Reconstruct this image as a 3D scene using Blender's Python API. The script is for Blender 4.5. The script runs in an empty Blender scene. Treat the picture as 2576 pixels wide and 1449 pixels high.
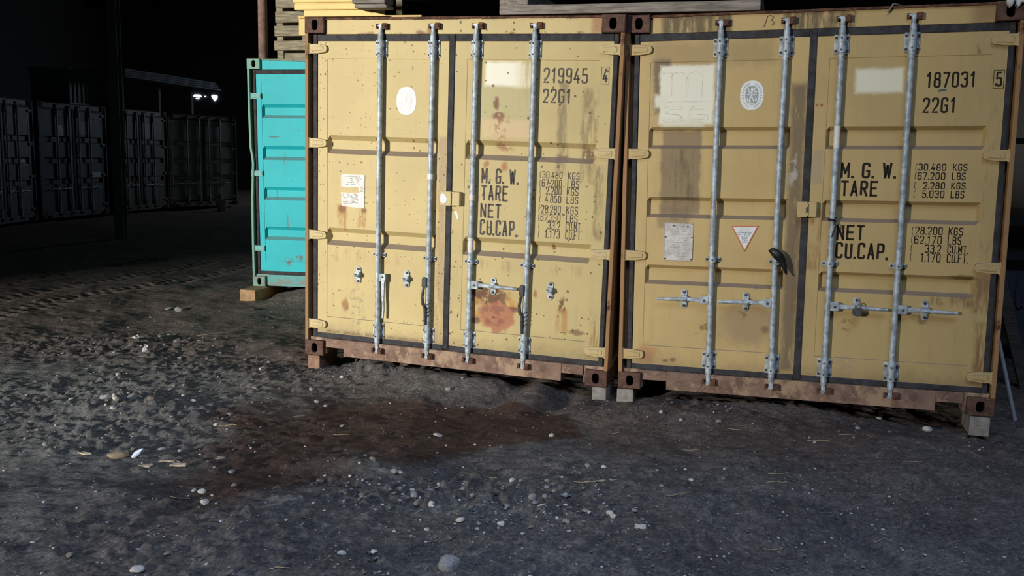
import bpy, bmesh, math, random
import numpy as np
from mathutils import Matrix, Vector, Euler

random.seed(7)
RNG = np.random.default_rng(11)
SC = bpy.context.scene
COL = SC.collection
PI = math.pi

# ------------------------------------------------------------------ camera
F_PX = 2302.8
PITCH, ROLL, CAM_H = 0.143577, 0.0237227, 1.70995
def camera():
    cp, sp = math.cos(PITCH), math.sin(PITCH)
    fw = Vector((0, cp, -sp)); up = Vector((0, sp, cp)); r = Vector((1, 0, 0))
    c, s = math.cos(ROLL), math.sin(ROLL)
    r2 = c * r + s * up; u2 = -s * r + c * up
    cam = bpy.data.cameras.new('camera')
    cam.sensor_fit = 'HORIZONTAL'; cam.sensor_width = 36.0
    cam.lens = F_PX / 2576 * 36.0
    cam.clip_start = 0.05; cam.clip_end = 200
    o = bpy.data.objects.new('camera', cam); COL.objects.link(o)
    o.matrix_world = Matrix(((r2.x, u2.x, -fw.x, 0), (r2.y, u2.y, -fw.y, 0), (r2.z, u2.z, -fw.z, CAM_H), (0, 0, 0, 1)))
    SC.camera = o
camera()

# ------------------------------------------------------------------ light
SC.view_settings.view_transform = 'Standard'
SC.view_settings.look = 'None'
SC.view_settings.gamma = 1.0
SC.view_settings.exposure = 0.0
SC.view_settings.use_curve_mapping = False
SC.cycles.use_denoising = True
SC.cycles.max_bounces = 6
SC.cycles.diffuse_bounces = 3

w = bpy.data.worlds.new('world'); SC.world = w; w.use_nodes = True
w.node_tree.nodes['Background'].inputs[0].default_value = (0.45, 0.62, 1.0, 1)
w.node_tree.nodes['Background'].inputs[1].default_value = 0.02

def area(name, loc, target, sx, sy, power, color, spread=PI):
    l = bpy.data.lights.new(name, 'AREA'); l.shape = 'RECTANGLE'; l.size = sx; l.size_y = sy
    l.energy = power; l.color = color; l.spread = spread
    o = bpy.data.objects.new(name, l); COL.objects.link(o)
    o.location = loc
    o.rotation_euler = (Vector(target) - Vector(loc)).to_track_quat('-Z', 'Y').to_euler()
    return o
# daylight of the open yard, reaching in through the gate in the left-hand wall
area('yard_daylight', (-28.3, -22.0, 6.3), (-0.5, 6.5, 1.0), 2.8, 3.4, 2850, (1.0, 0.965, 0.89), math.radians(70))
# added bluish fill lamp above the near ground
area('foreground_fill', (1.0, 0.4, 7.2), (0.6, 1.6, 0.0), 6.0, 3.0, 205, (0.53, 0.69, 1.0), math.radians(105))

# added weak fill lamp that lifts the dark back left
area('back_left_fill', (-1.0, 37.5, 5.0), (-8.5, 26.0, 1.0), 3.0, 1.0, 150, (0.75, 0.88, 1.0), math.radians(140))

# ------------------------------------------------------------------ helpers
class MB:
    def __init__(s):
        s.v = []; s.f = []; s.m = []; s.s = []
    def add(s, vs, fs, mi=0, smooth=False):
        b = len(s.v); s.v.extend(tuple(p) for p in vs)
        for f in fs:
            s.f.append(tuple(b + i for i in f)); s.m.append(mi); s.s.append(smooth)
    def box(s, x0, x1, y0, y1, z0, z1, mi=0):
        s.add([(x0,y0,z0),(x1,y0,z0),(x1,y1,z0),(x0,y1,z0),(x0,y0,z1),(x1,y0,z1),(x1,y1,z1),(x0,y1,z1)],
              [(0,3,2,1),(4,5,6,7),(0,1,5,4),(1,2,6,5),(2,3,7,6),(3,0,4,7)], mi)
    def prism(s, poly, y0, y1, mi=0):
        n = len(poly)
        s.add([(x,y0,z) for x,z in poly] + [(x,y1,z) for x,z in poly],
              [tuple(range(n)), tuple(range(2*n-1, n-1, -1))] + [(i, i+n, (i+1)%n+n, (i+1)%n) for i in range(n)], mi)
    def cyl(s, p0, p1, r0, r1=None, n=14, mi=0, cap=True):
        r1 = r0 if r1 is None else r1
        p0, p1 = Vector(p0), Vector(p1); d = (p1 - p0).normalized()
        a = d.orthogonal().normalized(); b = d.cross(a)
        vs = []
        for p, r in ((p0, r0), (p1, r1)):
            for i in range(n):
                t = 2*PI*i/n; vs.append(p + a*(r*math.cos(t)) + b*(r*math.sin(t)))
        s.add(vs, [(i, (i+1)%n, (i+1)%n+n, i+n) for i in range(n)], mi, True)
        if cap:
            s.add(vs[:n], [tuple(range(n-1, -1, -1))], mi); s.add(vs[n:], [tuple(range(n))], mi)
    def tube(s, pts, r, n=8, mi=0):
        pts = [Vector(p) for p in pts]; rings = []; prev = None
        for i, p in enumerate(pts):
            d = (pts[min(i+1, len(pts)-1)] - pts[max(i-1, 0)]).normalized()
            a = d.orthogonal().normalized() if prev is None else (prev - d*prev.dot(d)).normalized()
            prev = a; b = d.cross(a); rr = r[i] if isinstance(r, (list, tuple)) else r
            rings.append([p + a*(rr*math.cos(2*PI*k/n)) + b*(rr*math.sin(2*PI*k/n)) for k in range(n)])
        vs = [q for R in rings for q in R]; fs = []
        for i in range(len(pts)-1):
            for k in range(n):
                fs.append((i*n+k, i*n+(k+1)%n, (i+1)*n+(k+1)%n, (i+1)*n+k))
        s.add(vs, fs, mi, True)
        s.add(rings[0], [tuple(range(n-1,-1,-1))], mi); s.add(rings[-1], [tuple(range(n))], mi)
    def ribbon(s, pts, wd, y, mi=0, closed=False):
        n = len(pts); L = []; R = []
        for i in range(n):
            if closed: a, b = pts[i-1], pts[(i+1) % n]
            else: a, b = pts[max(i-1,0)], pts[min(i+1,n-1)]
            p = pts[i]
            d1 = Vector((p[0]-a[0], p[1]-a[1])); d2 = Vector((b[0]-p[0], b[1]-p[1]))
            if d1.length < 1e-9: d1 = d2
            if d2.length < 1e-9: d2 = d1
            d1.normalize(); d2.normalize()
            t = d1 + d2
            t = d1 if t.length < 1e-6 else t.normalized()
            nn = Vector((-t.y, t.x)); c = max(0.86, nn.dot(Vector((-d1.y, d1.x))))
            o = nn * (wd/2/c)
            L.append((p[0]+o.x, y, p[1]+o.y)); R.append((p[0]-o.x, y, p[1]-o.y))
        m = n if closed else n-1
        s.add(L+R, [(i, (i+1)%n, (i+1)%n+n, i+n) for i in range(m)], mi)
    def build(s, name, mats, parent=None, bevel=0.0, seg=2, recalc=True):
        me = bpy.data.meshes.new(name)
        me.from_pydata(s.v, [], s.f)
        if not isinstance(mats, (list, tuple)): mats = [mats]
        for m in mats: me.materials.append(m)
        me.polygons.foreach_set('material_index', s.m)
        me.polygons.foreach_set('use_smooth', s.s)
        if recalc:
            bm = bmesh.new(); bm.from_mesh(me)
            bmesh.ops.recalc_face_normals(bm, faces=bm.faces); bm.to_mesh(me); bm.free()
        me.update()
        o = bpy.data.objects.new(name, me); COL.objects.link(o)
        if parent is not None: o.parent = parent
        if bevel > 0:
            b = o.modifiers.new('bevel', 'BEVEL'); b.width = bevel; b.segments = seg
            b.limit_method = 'ANGLE'; b.angle_limit = math.radians(50)
        return o

def tag(o, label, cat, group=None, kind=None):
    o['label'] = label; o['category'] = cat
    if group: o['group'] = group
    if kind: o['kind'] = kind
    return o
def empty(name, loc=(0,0,0), rot=(0,0,0)):
    o = bpy.data.objects.new(name, None); COL.objects.link(o)
    o.location = loc; o.rotation_euler = rot; o.empty_display_size = 0.2
    return o
def struct(o):
    o['kind'] = 'structure'; return o

# ------------------------------------------------------------------ node helper
class NT:
    def __init__(s, name, rough=0.6, spec=0.3, metal=0.0):
        s.mat = bpy.data.materials.new(name); s.mat.use_nodes = True
        s.t = s.mat.node_tree; s.p = s.t.nodes['Principled BSDF']
        s.p.inputs['Roughness'].default_value = rough
        s.p.inputs['Specular IOR Level'].default_value = spec
        s.p.inputs['Metallic'].default_value = metal
        tc = s.t.nodes.new('ShaderNodeTexCoord'); s.P = tc.outputs['Object']
        sx = s.t.nodes.new('ShaderNodeSeparateXYZ'); s.lk(s.P, sx.inputs[0])
        s.x, s.y, s.z = sx.outputs
        s._wob = None
    def lk(s, a, b): s.t.links.new(a, b)
    def put(s, sock, val):
        if isinstance(val, bpy.types.NodeSocket): s.lk(val, sock)
        elif isinstance(val, (tuple, list)) and len(val) == 3 and sock.type == 'RGBA': sock.default_value = (*val, 1)
        else: sock.default_value = val
    def m(s, op, a, b=0.0, c=None, clamp=False):
        n = s.t.nodes.new('ShaderNodeMath'); n.operation = op; n.use_clamp = clamp
        s.put(n.inputs[0], a); s.put(n.inputs[1], b)
        if c is not None: s.put(n.inputs[2], c)
        return n.outputs[0]
    def ss(s, v, a, b):
        n = s.t.nodes.new('ShaderNodeMapRange'); n.interpolation_type = 'SMOOTHSTEP'
        s.put(n.inputs['Value'], v); n.inputs['From Min'].default_value = a; n.inputs['From Max'].default_value = b
        return n.outputs[0]
    def sc(s, k, vec=None):
        n = s.t.nodes.new('ShaderNodeVectorMath'); n.operation = 'MULTIPLY'
        s.lk(vec or s.P, n.inputs[0]); n.inputs[1].default_value = k
        return n.outputs[0]
    def noise(s, scale, detail=4, rough=0.55, k=None, out='Fac'):
        n = s.t.nodes.new('ShaderNodeTexNoise')
        s.lk(s.sc(k) if k else s.P, n.inputs['Vector'])
        n.inputs['Scale'].default_value = scale; n.inputs['Detail'].default_value = detail; n.inputs['Roughness'].default_value = rough
        return n.outputs[0 if out == 'Fac' else 1]
    def vor(s, scale, k=None):
        n = s.t.nodes.new('ShaderNodeTexVoronoi'); n.voronoi_dimensions = '2D'
        c = s.t.nodes.new('ShaderNodeCombineXYZ'); s.lk(s.x, c.inputs[0]); s.lk(s.z, c.inputs[1])
        s.lk(c.outputs[0], n.inputs['Vector']); n.inputs['Scale'].default_value = scale
        sep = s.t.nodes.new('ShaderNodeSeparateColor'); s.lk(n.outputs['Color'], sep.inputs[0])
        return n.outputs['Distance'], sep.outputs[0], sep.outputs[1]
    def mix(s, f, a, b, mode='MIX'):
        n = s.t.nodes.new('ShaderNodeMix'); n.data_type = 'RGBA'; n.blend_type = mode
        s.put(n.inputs[0], f); s.put(n.inputs[6], a); s.put(n.inputs[7], b)
        return n.outputs[2]
    def wob(s):
        if s._wob is None:
            c = s.t.nodes.new('ShaderNodeSeparateColor'); s.lk(s.noise(14, 5, 0.65, out='Color'), c.inputs[0])
            a = s.m('SUBTRACT', c.outputs[0], 0.5); b = s.m('SUBTRACT', c.outputs[1], 0.5)
            s._wob = (a, b)
        return s._wob
    def wxz(s, wob):
        if not wob: return s.x, s.z
        a, b = s.wob()
        return s.m('MULTIPLY_ADD', a, wob, s.x), s.m('MULTIPLY_ADD', b, wob, s.z)
    def rect(s, x0, x1, z0, z1, soft=0.01, wob=0.0):
        x, z = s.wxz(wob)
        dx = s.m('SUBTRACT', s.m('ABSOLUTE', s.m('SUBTRACT', x, (x0+x1)/2)), (x1-x0)/2)
        dz = s.m('SUBTRACT', s.m('ABSOLUTE', s.m('SUBTRACT', z, (z0+z1)/2)), (z1-z0)/2)
        return s.m('SUBTRACT', 1.0, s.ss(s.m('MAXIMUM', dx, dz), -soft, soft))
    def ell(s, cx, cz, rx, rz, soft=0.2, wob=0.0):
        x, z = s.wxz(wob)
        a = s.m('DIVIDE', s.m('SUBTRACT', x, cx), rx); b = s.m('DIVIDE', s.m('SUBTRACT', z, cz), rz)
        d = s.m('SQRT', s.m('ADD', s.m('MULTIPLY', a, a), s.m('MULTIPLY', b, b)))
        return s.m('SUBTRACT', 1.0, s.ss(d, 1-soft, 1+soft))
    def mul(s, *a):
        r = a[0]
        for q in a[1:]: r = s.m('MULTIPLY', r, q)
        return r
    def bump(s, h, strength=0.3, dist=0.01):
        n = s.t.nodes.new('ShaderNodeBump'); n.inputs['Strength'].default_value = strength; n.inputs['Distance'].default_value = dist
        s.lk(h, n.inputs['Height']); s.lk(n.outputs[0], s.p.inputs['Normal'])
    def upward(s):
        g = s.t.nodes.new('ShaderNodeNewGeometry'); x = s.t.nodes.new('ShaderNodeSeparateXYZ'); s.lk(g.outputs['Normal'], x.inputs[0])
        return s.ss(x.outputs[2], 0.25, 0.6)
    def done(s, col):
        s.put(s.p.inputs['Base Color'], col); return s.mat

def srgb(r, g, b):
    f = lambda c: (c/255/12.92) if c/255 <= 0.04045 else ((c/255+0.055)/1.055)**2.4
    return (f(r), f(g), f(b))

def simple(name, col, rough=0.6, spec=0.3, metal=0.0, var=0.12, scale=12, k=None, bump=0.0):
    n = NT(name, rough, spec, metal)
    f = n.noise(scale, 4, 0.6, k)
    c = n.mix(n.ss(f, 0.3, 0.7), tuple(q*(1-var) for q in col), tuple(min(1, q*(1+var)) for q in col))
    if bump: n.bump(f, bump, 0.01)
    return n.done(c)

def rust_mat(name, paint=None, amount=0.5, tint=1.0, lo=(0.055,0.026,0.018), mid=(0.16,0.075,0.045), hi=(0.27,0.13,0.07)):
    n = NT(name, 0.75, 0.2)
    a = n.noise(9, 6, 0.65); b = n.noise(34, 4, 0.6)
    c = n.mix(n.ss(a, 0.35, 0.65), tuple(q*tint for q in lo), tuple(q*tint for q in mid))
    c = n.mix(n.m('MULTIPLY', n.ss(b, 0.52, 0.7), 0.7), c, tuple(q*tint for q in hi))
    if paint:
        p = n.noise(6, 6, 0.7, (1, 1, 0.6))
        c = n.mix(n.ss(p, amount-0.05, amount+0.05), paint, c)
    n.bump(b, 0.4, 0.006)
    return n.done(c)

RUST = rust_mat('rust')
ZINC = simple('galvanised_steel', (0.41,0.46,0.49), 0.55, 0.4, 0.2, 0.38, 22)
ZINC_DARK = simple('stained_galvanised_steel', (0.34,0.34,0.33), 0.55, 0.4, 0.3, 0.35, 26)
BOLT = simple('bolt_steel', (0.06,0.055,0.05), 0.6)
RUBBER = simple('gasket_rubber', (0.042,0.040,0.043), 0.7, 0.25, 0, 0.35, 18, None, 0.2)
DARK = simple('cavity_dark', (0.012,0.009,0.008), 0.9, 0.0)
INK_A = simple('lit_dark_stencil_paint', (0.105,0.088,0.070), 0.7, 0.2, 0, 0.4, 30)  # stencil ink made paler to carry the stronger light on this door
INK_B = simple('dark_brown_stencil_paint', (0.022,0.015,0.011), 0.7, 0.2, 0, 0.3, 30)
HANDLE_DARK = simple('blackened_steel', (0.07,0.068,0.062), 0.6, 0.3, 0, 0.4, 30)
BLACK_PLASTIC = simple('black_plastic_film', (0.012,0.012,0.012), 0.35, 0.5)

def paint_mat(name, base, layers=(), pits=None, grime=0.25, dust=(0.20,0.155,0.13), dust_amt=0.85, low=0.0):
    """weathered container paint; layers are (mask builder, colour, strength)"""
    n = NT(name, 0.55, 0.3)
    f = n.noise(2.2, 5, 0.6)
    c = n.mix(n.ss(f, 0.3, 0.7), tuple(q*0.94 for q in base), tuple(min(1, q*1.05) for q in base))
    g = n.noise(3.0, 6, 0.7, (5, 5, 0.7))
    c = n.mix(n.m('MULTIPLY', n.ss(g, 0.52, 0.75), grime), c, tuple(q*0.5 for q in base))
    fine = n.noise(60, 3, 0.7)
    c = n.mix(n.m('MULTIPLY', n.ss(fine, 0.60, 0.75), 0.25), c, tuple(q*0.7 for q in base))
    for mk, col, st in layers:
        c = n.mix(n.m('MULTIPLY', mk(n), st), c, col)
    if low:
        d = n.m('MULTIPLY', n.m('SUBTRACT', 1.0, n.ss(n.m('MULTIPLY_ADD', n.noise(7, 5, 0.7), 0.22, n.z), 0.22, 0.42)), low)
        c = n.mix(d, c, (0.15, 0.095, 0.06))
    if pits:
        for scale, thr, rad, dens in pits:
            d, r1, r2 = n.vor(scale)
            sel = n.ss(r1, thr, min(1.0, thr+0.02))
            spot = n.m('SUBTRACT', 1.0, n.ss(n.m('DIVIDE', n.m('MULTIPLY_ADD', n.noise(75, 3, 0.6), 0.42, n.m('SUBTRACT', d, 0.15)), n.m('MULTIPLY_ADD', r2, rad, 0.045)), 0.75, 1.15))
            k = n.mul(sel, spot) if dens is None else n.mul(sel, spot, dens(n))
            c = n.mix(n.m('MULTIPLY', k, 0.85), c, (0.11, 0.05, 0.025))
    c = n.mix(n.m('MULTIPLY', n.upward(), dust_amt), c, dust)
    n.bump(n.noise(3.5, 3, 0.5), 0.12, 0.02)
    return n.done(c)

# ------------------------------------------------------------------ stencil lettering drawn with strokes
GL = {
 '0': [('c', [(0,0),(1,0),(1,1),(0,1)])],
 '1': [('o', [(0.1,0.80),(0.62,1),(0.62,0)], 0)],
 '2': [('o', [(0,0.76),(0,1),(1,1),(1,0.56),(0,0),(1,0)], (1,1,1,1,0,1))],
 '3': [('o', [(0,0.80),(0,1),(1,1),(1,0.54),(0.4,0.54)]), ('o', [(0.4,0.54),(1,0.54),(1,0),(0,0),(0,0.2)])],
 '4': [('o', [(0.62,1),(0,0.24),(1,0.24)], 0), ('o', [(0.74,0.48),(0.74,0)], 0)],
 '5': [('o', [(0.95,1),(0.08,1),(0.04,0.56),(1,0.60),(1,0),(0,0),(0,0.2)], (0,0,0,1,1,1,1))],
 '6': [('c', [(0,0),(1,0),(1,0.56),(0,0.56)]), ('o', [(0,0.3),(0,1),(1,1),(1,0.8)])],
 '7': [('o', [(0,1),(1,1),(0.35,0)], 0)],
 '8': [('c', [(0,0),(1,0),(1,0.53),(0,0.53)]), ('c', [(0.05,0.53),(0.95,0.53),(0.95,1),(0.05,1)])],
 '9': [('c', [(0,0.44),(1,0.44),(1,1),(0,1)]), ('o', [(1,0.7),(1,0),(0,0),(0,0.2)])],
 'G': [('o', [(1,0.76),(1,1),(0,1),(0,0),(1,0),(1,0.47),(0.5,0.47)], (1,1,1,1,1,0,0))],
 'M': [('o', [(0,0),(0,1),(0.5,0.3),(1,1),(1,0)], 0)],
 'W': [('o', [(0,1),(0.25,0),(0.5,0.85),(0.75,0),(1,1)], 0)],
 'T': [('o', [(0,1),(1,1)], 0), ('o', [(0.5,1),(0.5,0)], 0)],
 'A': [('o', [(0,0),(0.5,1),(1,0)], 0), ('o', [(0.17,0.28),(0.83,0.28)], 0)],
 'R': [('o', [(0,0),(0,1),(1,1),(1,0.5),(0,0.5)], (0,0,1,1,0)), ('o', [(0.5,0.5),(1,0)], 0)],
 'E': [('o', [(1,1),(0,1),(0,0),(1,0)], 0), ('o', [(0,0.52),(0.85,0.52)], 0)],
 'N': [('o', [(0,0),(0,1),(1,0),(1,1)], 0)],
 'C': [('o', [(1,0.76),(1,1),(0,1),(0,0),(1,0),(1,0.24)])],
 'U': [('o', [(0,1),(0,0),(1,0),(1,1)])],
 'P': [('o', [(0,0),(0,1),(1,1),(1,0.46),(0,0.46)], (0,0,1,1,0))],
 'K': [('o', [(0,0),(0,1)], 0), ('o', [(1,1),(0.08,0.45)], 0), ('o', [(0.3,0.6),(1,0)], 0)],
 'S': [('o', [(1,0.8),(1,1),(0,1),(0,0.56),(1,0.46),(1,0),(0,0),(0,0.2)])],
 'L': [('o', [(0,1),(0,0),(1,0)], 0)],
 'B': [('o', [(0,0.52),(0,1),(0.95,1),(0.95,0.52),(0,0.52)], (0,0,1,1,0)), ('o', [(0,0.52),(1,0.52),(1,0),(0,0),(0,0.52)], (0,1,1,0,0))],
 'F': [('o', [(1,1),(0,1),(0,0)], 0), ('o', [(0,0.52),(0.85,0.52)], 0)],
}
ADV = {'.': 0.12, ' ': 0.75, '1': 0.75, 'M': 1.15, 'W': 1.2}
def rounded(pts, flags, r, closed):
    out = []; n = len(pts)
    for i, p in enumerate(pts):
        end = (not closed) and i in (0, n-1)
        fl = flags if isinstance(flags, int) else flags[i]
        if end or not fl: out.append(p); continue
        a, b = Vector(pts[i-1]), Vector(pts[(i+1) % n]); q = Vector(p)
        ra = min(r, (a-q).length*0.5); rb = min(r, (b-q).length*0.5)
        s = q + (a-q).normalized()*ra; e = q + (b-q).normalized()*rb
        for t in (0, 0.2, 0.4, 0.6, 0.8, 1):
            v = s*(1-t)**2 + q*2*t*(1-t) + e*t*t; out.append((v.x, v.y))
    return out
def write(mb, text, x0, x1, z0, z1, y, wd, mi=0, gap=0.34, skew=0.0):
    adv = [ADV.get(c, 1.0) for c in text]; n = len(text)
    ink = [wd if c not in '. ' else (wd*0.6 if c == '.' else 0.0) for c in text]
    u = (x1-x0-sum(ink))/(sum(0.0 if c == '.' else a for c, a in zip(text, adv)) + gap*(n-1))
    x = x0; h = z1-z0-wd; zb = z0 + wd/2
    for c, a, k in zip(text, adv, ink):
        if c == '.':
            r = wd*0.55; q = x + k/2
            mb.add([(q-r, y, z0), (q+r, y, z0), (q+r, y, z0+wd*1.15), (q-r, y, z0+wd*1.15)], [(0,1,2,3)], mi)
            x += k + gap*u; continue
        if c != ' ':
            for st in GL[c]:
                pts = [(x + k/2 + px*a*u + skew*pz*h, zb + pz*h) for px, pz in st[1]]
                fl = st[2] if len(st) > 2 else 1
                cl = st[0] == 'c'
                if fl == 0:
                    for q0, q1 in zip(pts, pts[1:]):
                        e = (Vector(q1)-Vector(q0)).normalized()*wd*0.42
                        mb.ribbon([(q0[0]-e.x, q0[1]-e.y), (q1[0]+e.x, q1[1]+e.y)], wd*0.92, y, mi)
                else: mb.ribbon(rounded(pts, fl, 0.42*a*u, cl), wd, y, mi, cl)
        x += a*u + k + gap*u
def brace(mb, x, z0, z1, y, wd, mi=0):
    mb.ribbon([(x+0.008, z1), (x, z1-0.008), (x-0.001, z0+0.008), (x+0.006, z0)], wd, y, mi)

# ------------------------------------------------------------------ shipping containers
CW, CH, CL = 2.438, 2.591, 6.058
YD = 0.04                                    # door face behind the plane of the castings
def casting(parent, x0, z0, mat, y0=0.0, flip=False):
    mb = MB(); X0, X1, Z0, Z1, Y0, Y1 = x0, x0+0.162, z0, z0+0.118, y0, y0+0.178
    if flip: Y0, Y1 = Y1, Y0
    sgn = 1 if Y1 > Y0 else -1
    cx = x0 + (0.085 if x0 < 1 else 0.077); cz = z0 + 0.059
    n = 32; inner = []; outer = []
    for i in range(n):
        t = 2*PI*(i+0.5)/n; c, s = math.cos(t), math.sin(t)
        sx = math.copysign(abs(c)**0.75, c)*0.026; sz = math.copysign(abs(s)**0.75, s)*0.039
        inner.append((cx+sx, cz+sz))
        k = min(((X1-cx) if c > 0 else (cx-X0))/max(abs(c), 1e-6), ((Z1-cz) if s > 0 else (cz-Z0))/max(abs(s), 1e-6))
        outer.append((cx+c*k, cz+s*k))
    for q in ((X0,Z0),(X1,Z0),(X1,Z1),(X0,Z1)):     # keep the square corners
        j = min(range(n), key=lambda i: (outer[i][0]-q[0])**2 + (outer[i][1]-q[1])**2); outer[j] = q
    b = sgn*0.005
    rim = [(X0+ (0.005 if x < X0+1e-4 else 0) - (0.005 if x > X1-1e-4 else 0) + (x-X0), z + (0.005 if z < Z0+1e-4 else 0) - (0.005 if z > Z1-1e-4 else 0)) for x, z in outer]
    V = [(x, Y0, z) for x, z in inner] + [(x, Y0, z) for x, z in rim] + [(x, Y0+b, z) for x, z in outer] + [(x, Y1, z) for x, z in outer] + [(x, Y0+sgn*0.03, z) for x, z in inner]
    fs = []
    for i in range(n):
        j = (i+1) % n
        fs += [(i, j, n+j, n+i), (n+i, n+j, 2*n+j, 2*n+i), (2*n+i, 2*n+j, 3*n+j, 3*n+i), (i, 4*n+i, 4*n+j, j)]
    fs.append(tuple(range(3*n, 4*n)))
    mb.add(V, fs, 0)
    a, c2 = sgn*0.03, sgn*0.14                      # hollow inside
    mb.add([(x, Y0+a, z) for x, z in inner] + [(cx+(x-cx)*1.4, Y0+c2, cz+(z-cz)*1.2) for x, z in inner],
           [(i, (i+1) % n, (i+1) % n + n, i+n) for i in range(n)] + [tuple(range(n, 2*n))], 1)
    return mb.build('corner_casting', [mat, DARK], parent, recalc=False)

def door_face(name, parent, x0, x1, px0, px1, z0, z1, pz0, pz1, recs, bev, mat, depth=0.04):
    xs = [x0, px0-0.004, px0, px0+0.018, px1-0.018, px1, px1+0.004, x1]
    zs = [z0, pz0-0.004, pz0]
    for a, b in sorted(recs): zs += [a, a+bev, b-bev, b]
    zs += [pz1, pz1+0.004, z1]
    def dep(x, z):
        if x < px0-1e-6 or x > px1+1e-6 or z < pz0-1e-6 or z > pz1+1e-6: return 0.0
        if px0+0.017 < x < px1-0.017:
            for a, b in recs:
                if a+bev-1e-6 <= z <= b-bev+1e-6: return depth
        return 0.0035
    mb = MB(); nx, nz = len(xs), len(zs)
    V = [(x, YD+dep(x, z), z) for z in zs for x in xs]
    mb.add(V, [(j*nx+i, j*nx+i+1, (j+1)*nx+i+1, (j+1)*nx+i) for j in range(nz-1) for i in range(nx-1)])
    for (a, b) in (((x0,z0),(x1,z0)), ((x1,z0),(x1,z1)), ((x1,z1),(x0,z1)), ((x0,z1),(x0,z0))):
        mb.add([(a[0],YD,a[1]),(b[0],YD,b[1]),(b[0],YD+0.055,b[1]),(a[0],YD+0.055,a[1])], [(0,1,2,3)])
    mb.add([(x0,YD+0.055,z0),(x1,YD+0.055,z0),(x1,YD+0.055,z1),(x0,YD+0.055,z1)], [(3,2,1,0)])
    # weld lines that divide the outer frame from the sheet
    return mb.build(name, mat, parent, recalc=False)

def gasket(parent, side, xa, xb, xc0, xc1, z0=0.14, z1=2.418, zt=2.468):
    mb = MB(); y0, y1 = YD-0.006, YD+0.03
    if side == 'left':
        mb.box(xa, xa+0.034, y0, y1, z0, zt); mb.box(xa+0.034, xc0, y0, y1, z1, zt); mb.box(xa+0.034, xc0, y0, y1, z0, 0.18)
        mb.box(xc0, xc1, y0-0.004, y1, z0+0.01, zt)
    else:
        mb.box(xb-0.034, xb, y0, y1, z0, zt); mb.box(xc1, xb-0.034, y0, y1, z1, zt); mb.box(xc1, xb-0.034, y0, y1, z0, 0.18)
    return mb.build('gasket', RUBBER, parent, 0.006)

def hinge(parent, side, z, mat, square=False):
    mb = MB(); s = 1 if side == 'left' else -1
    X = (lambda v: v) if side == 'left' else (lambda v: CW-v)
    if square:
        p = [(X(0.02), z-0.032), (X(0.155), z-0.030), (X(0.155), z+0.030), (X(0.02), z+0.032)]
    else:
        p = [(X(0.034), z-0.036), (X(0.10), z-0.035), (X(0.165), z-0.026), (X(0.176), z-0.012), (X(0.176), z+0.012), (X(0.165), z+0.026), (X(0.10), z+0.035), (X(0.034), z+0.036)]
    mb.prism(p, YD-0.022, YD+0.006)
    mb.cyl((X(0.024), YD-0.016, z-0.040), (X(0.024), YD-0.016, z+0.040), 0.013)
    q = [(X(0.05), z-0.020), (X(0.15), z-0.014), (X(0.15), z+0.014), (X(0.05), z+0.020)]
    mb.prism(q, YD-0.027, YD-0.02)
    return mb.build('hinge', mat, parent, 0.004)

def rod(parent, x, top=2.505, bow=0.0, zb=0.10):
    mb = MB(); y = 0.012; r = 0.0195
    n = 14
    pts = [(x + bow*math.sin(PI*i/n), y, zb+0.03 + (top-0.06-zb)*i/n) for i in range(n+1)]
    mb.tube(pts, r, 16)
    for z in (2.37, 0.235):
        mb.cyl((x, y, z-0.085), (x, y, z+0.085), 0.0215, n=16)
    for z, d in ((top-0.02, 1), (zb+0.02, -1)):          # cam ends
        mb.cyl((x, y, z-d*0.02), (x, y, z+d*0.03), 0.015, n=12)
        mb.box(x-0.010, x+0.012, y-0.012, y+0.014, z+d*0.02-0.008, z+d*0.02+0.026)
        mb.prism([(x-0.034, z+d*0.045), (x+0.004, z+d*0.022), (x+0.020, z+d*0.03), (x+0.004, z+d*0.052)], y-0.004, y+0.018)
    return mb.build('locking_rod', ZINC, parent)

def bracket(parent, x, z0, z1, half=False):
    mb = MB(); y = 0.012
    L, R = (x-0.046, x+0.046)
    mb.box(L, R, YD-0.008, YD+0.002, z0, z1)
    c = (z0+z1)/2
    for k in (-1, 1):
        zz = c + k*(z1-z0)*0.27
        mb.cyl((x, y, zz-0.022), (x, y, zz+0.022), 0.0265, n=18)
    mb.cyl((x, y, z0+0.01), (x, y, z1-0.01), 0.0235, n=18)
    for sx in (-0.036, 0.036):
        for k in (-1, 1):
            mb.cyl((x+sx, YD-0.016, c+k*(z1-z0)*0.33), (x+sx, YD-0.006, c+k*(z1-z0)*0.33), 0.008, n=8, mi=1)
    for k in (-1, 1):
        mb.cyl((x-0.004, y-0.030, c+k*(z1-z0)*0.3), (x-0.004, y-0.020, c+k*(z1-z0)*0.3), 0.0055, n=8, mi=1)
    return mb.build('rod_bracket', [ZINC, BOLT], parent, 0.003)

def clamp(parent, x, z):
    mb = MB(); y = 0.012
    mb.cyl((x, y, z-0.018), (x, y, z+0.018), 0.025, n=18)
    e = [(x-0.052, z-0.008), (x-0.046, z-0.015), (x+0.046, z-0.015), (x+0.052, z-0.008), (x+0.052, z+0.008), (x+0.046, z+0.015), (x-0.046, z+0.015), (x-0.052, z+0.008)]
    mb.prism(e, YD-0.01, YD+0.002)
    for sx in (-0.039, 0.039): mb.cyl((x+sx, YD-0.018, z), (x+sx, YD-0.008, z), 0.008, n=8, mi=1)
    mb.cyl((x, y-0.029, z), (x, y-0.02, z), 0.0055, n=8, mi=1)
    return mb.build('rod_clamp', [ZINC, BOLT], parent, 0.002)

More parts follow.
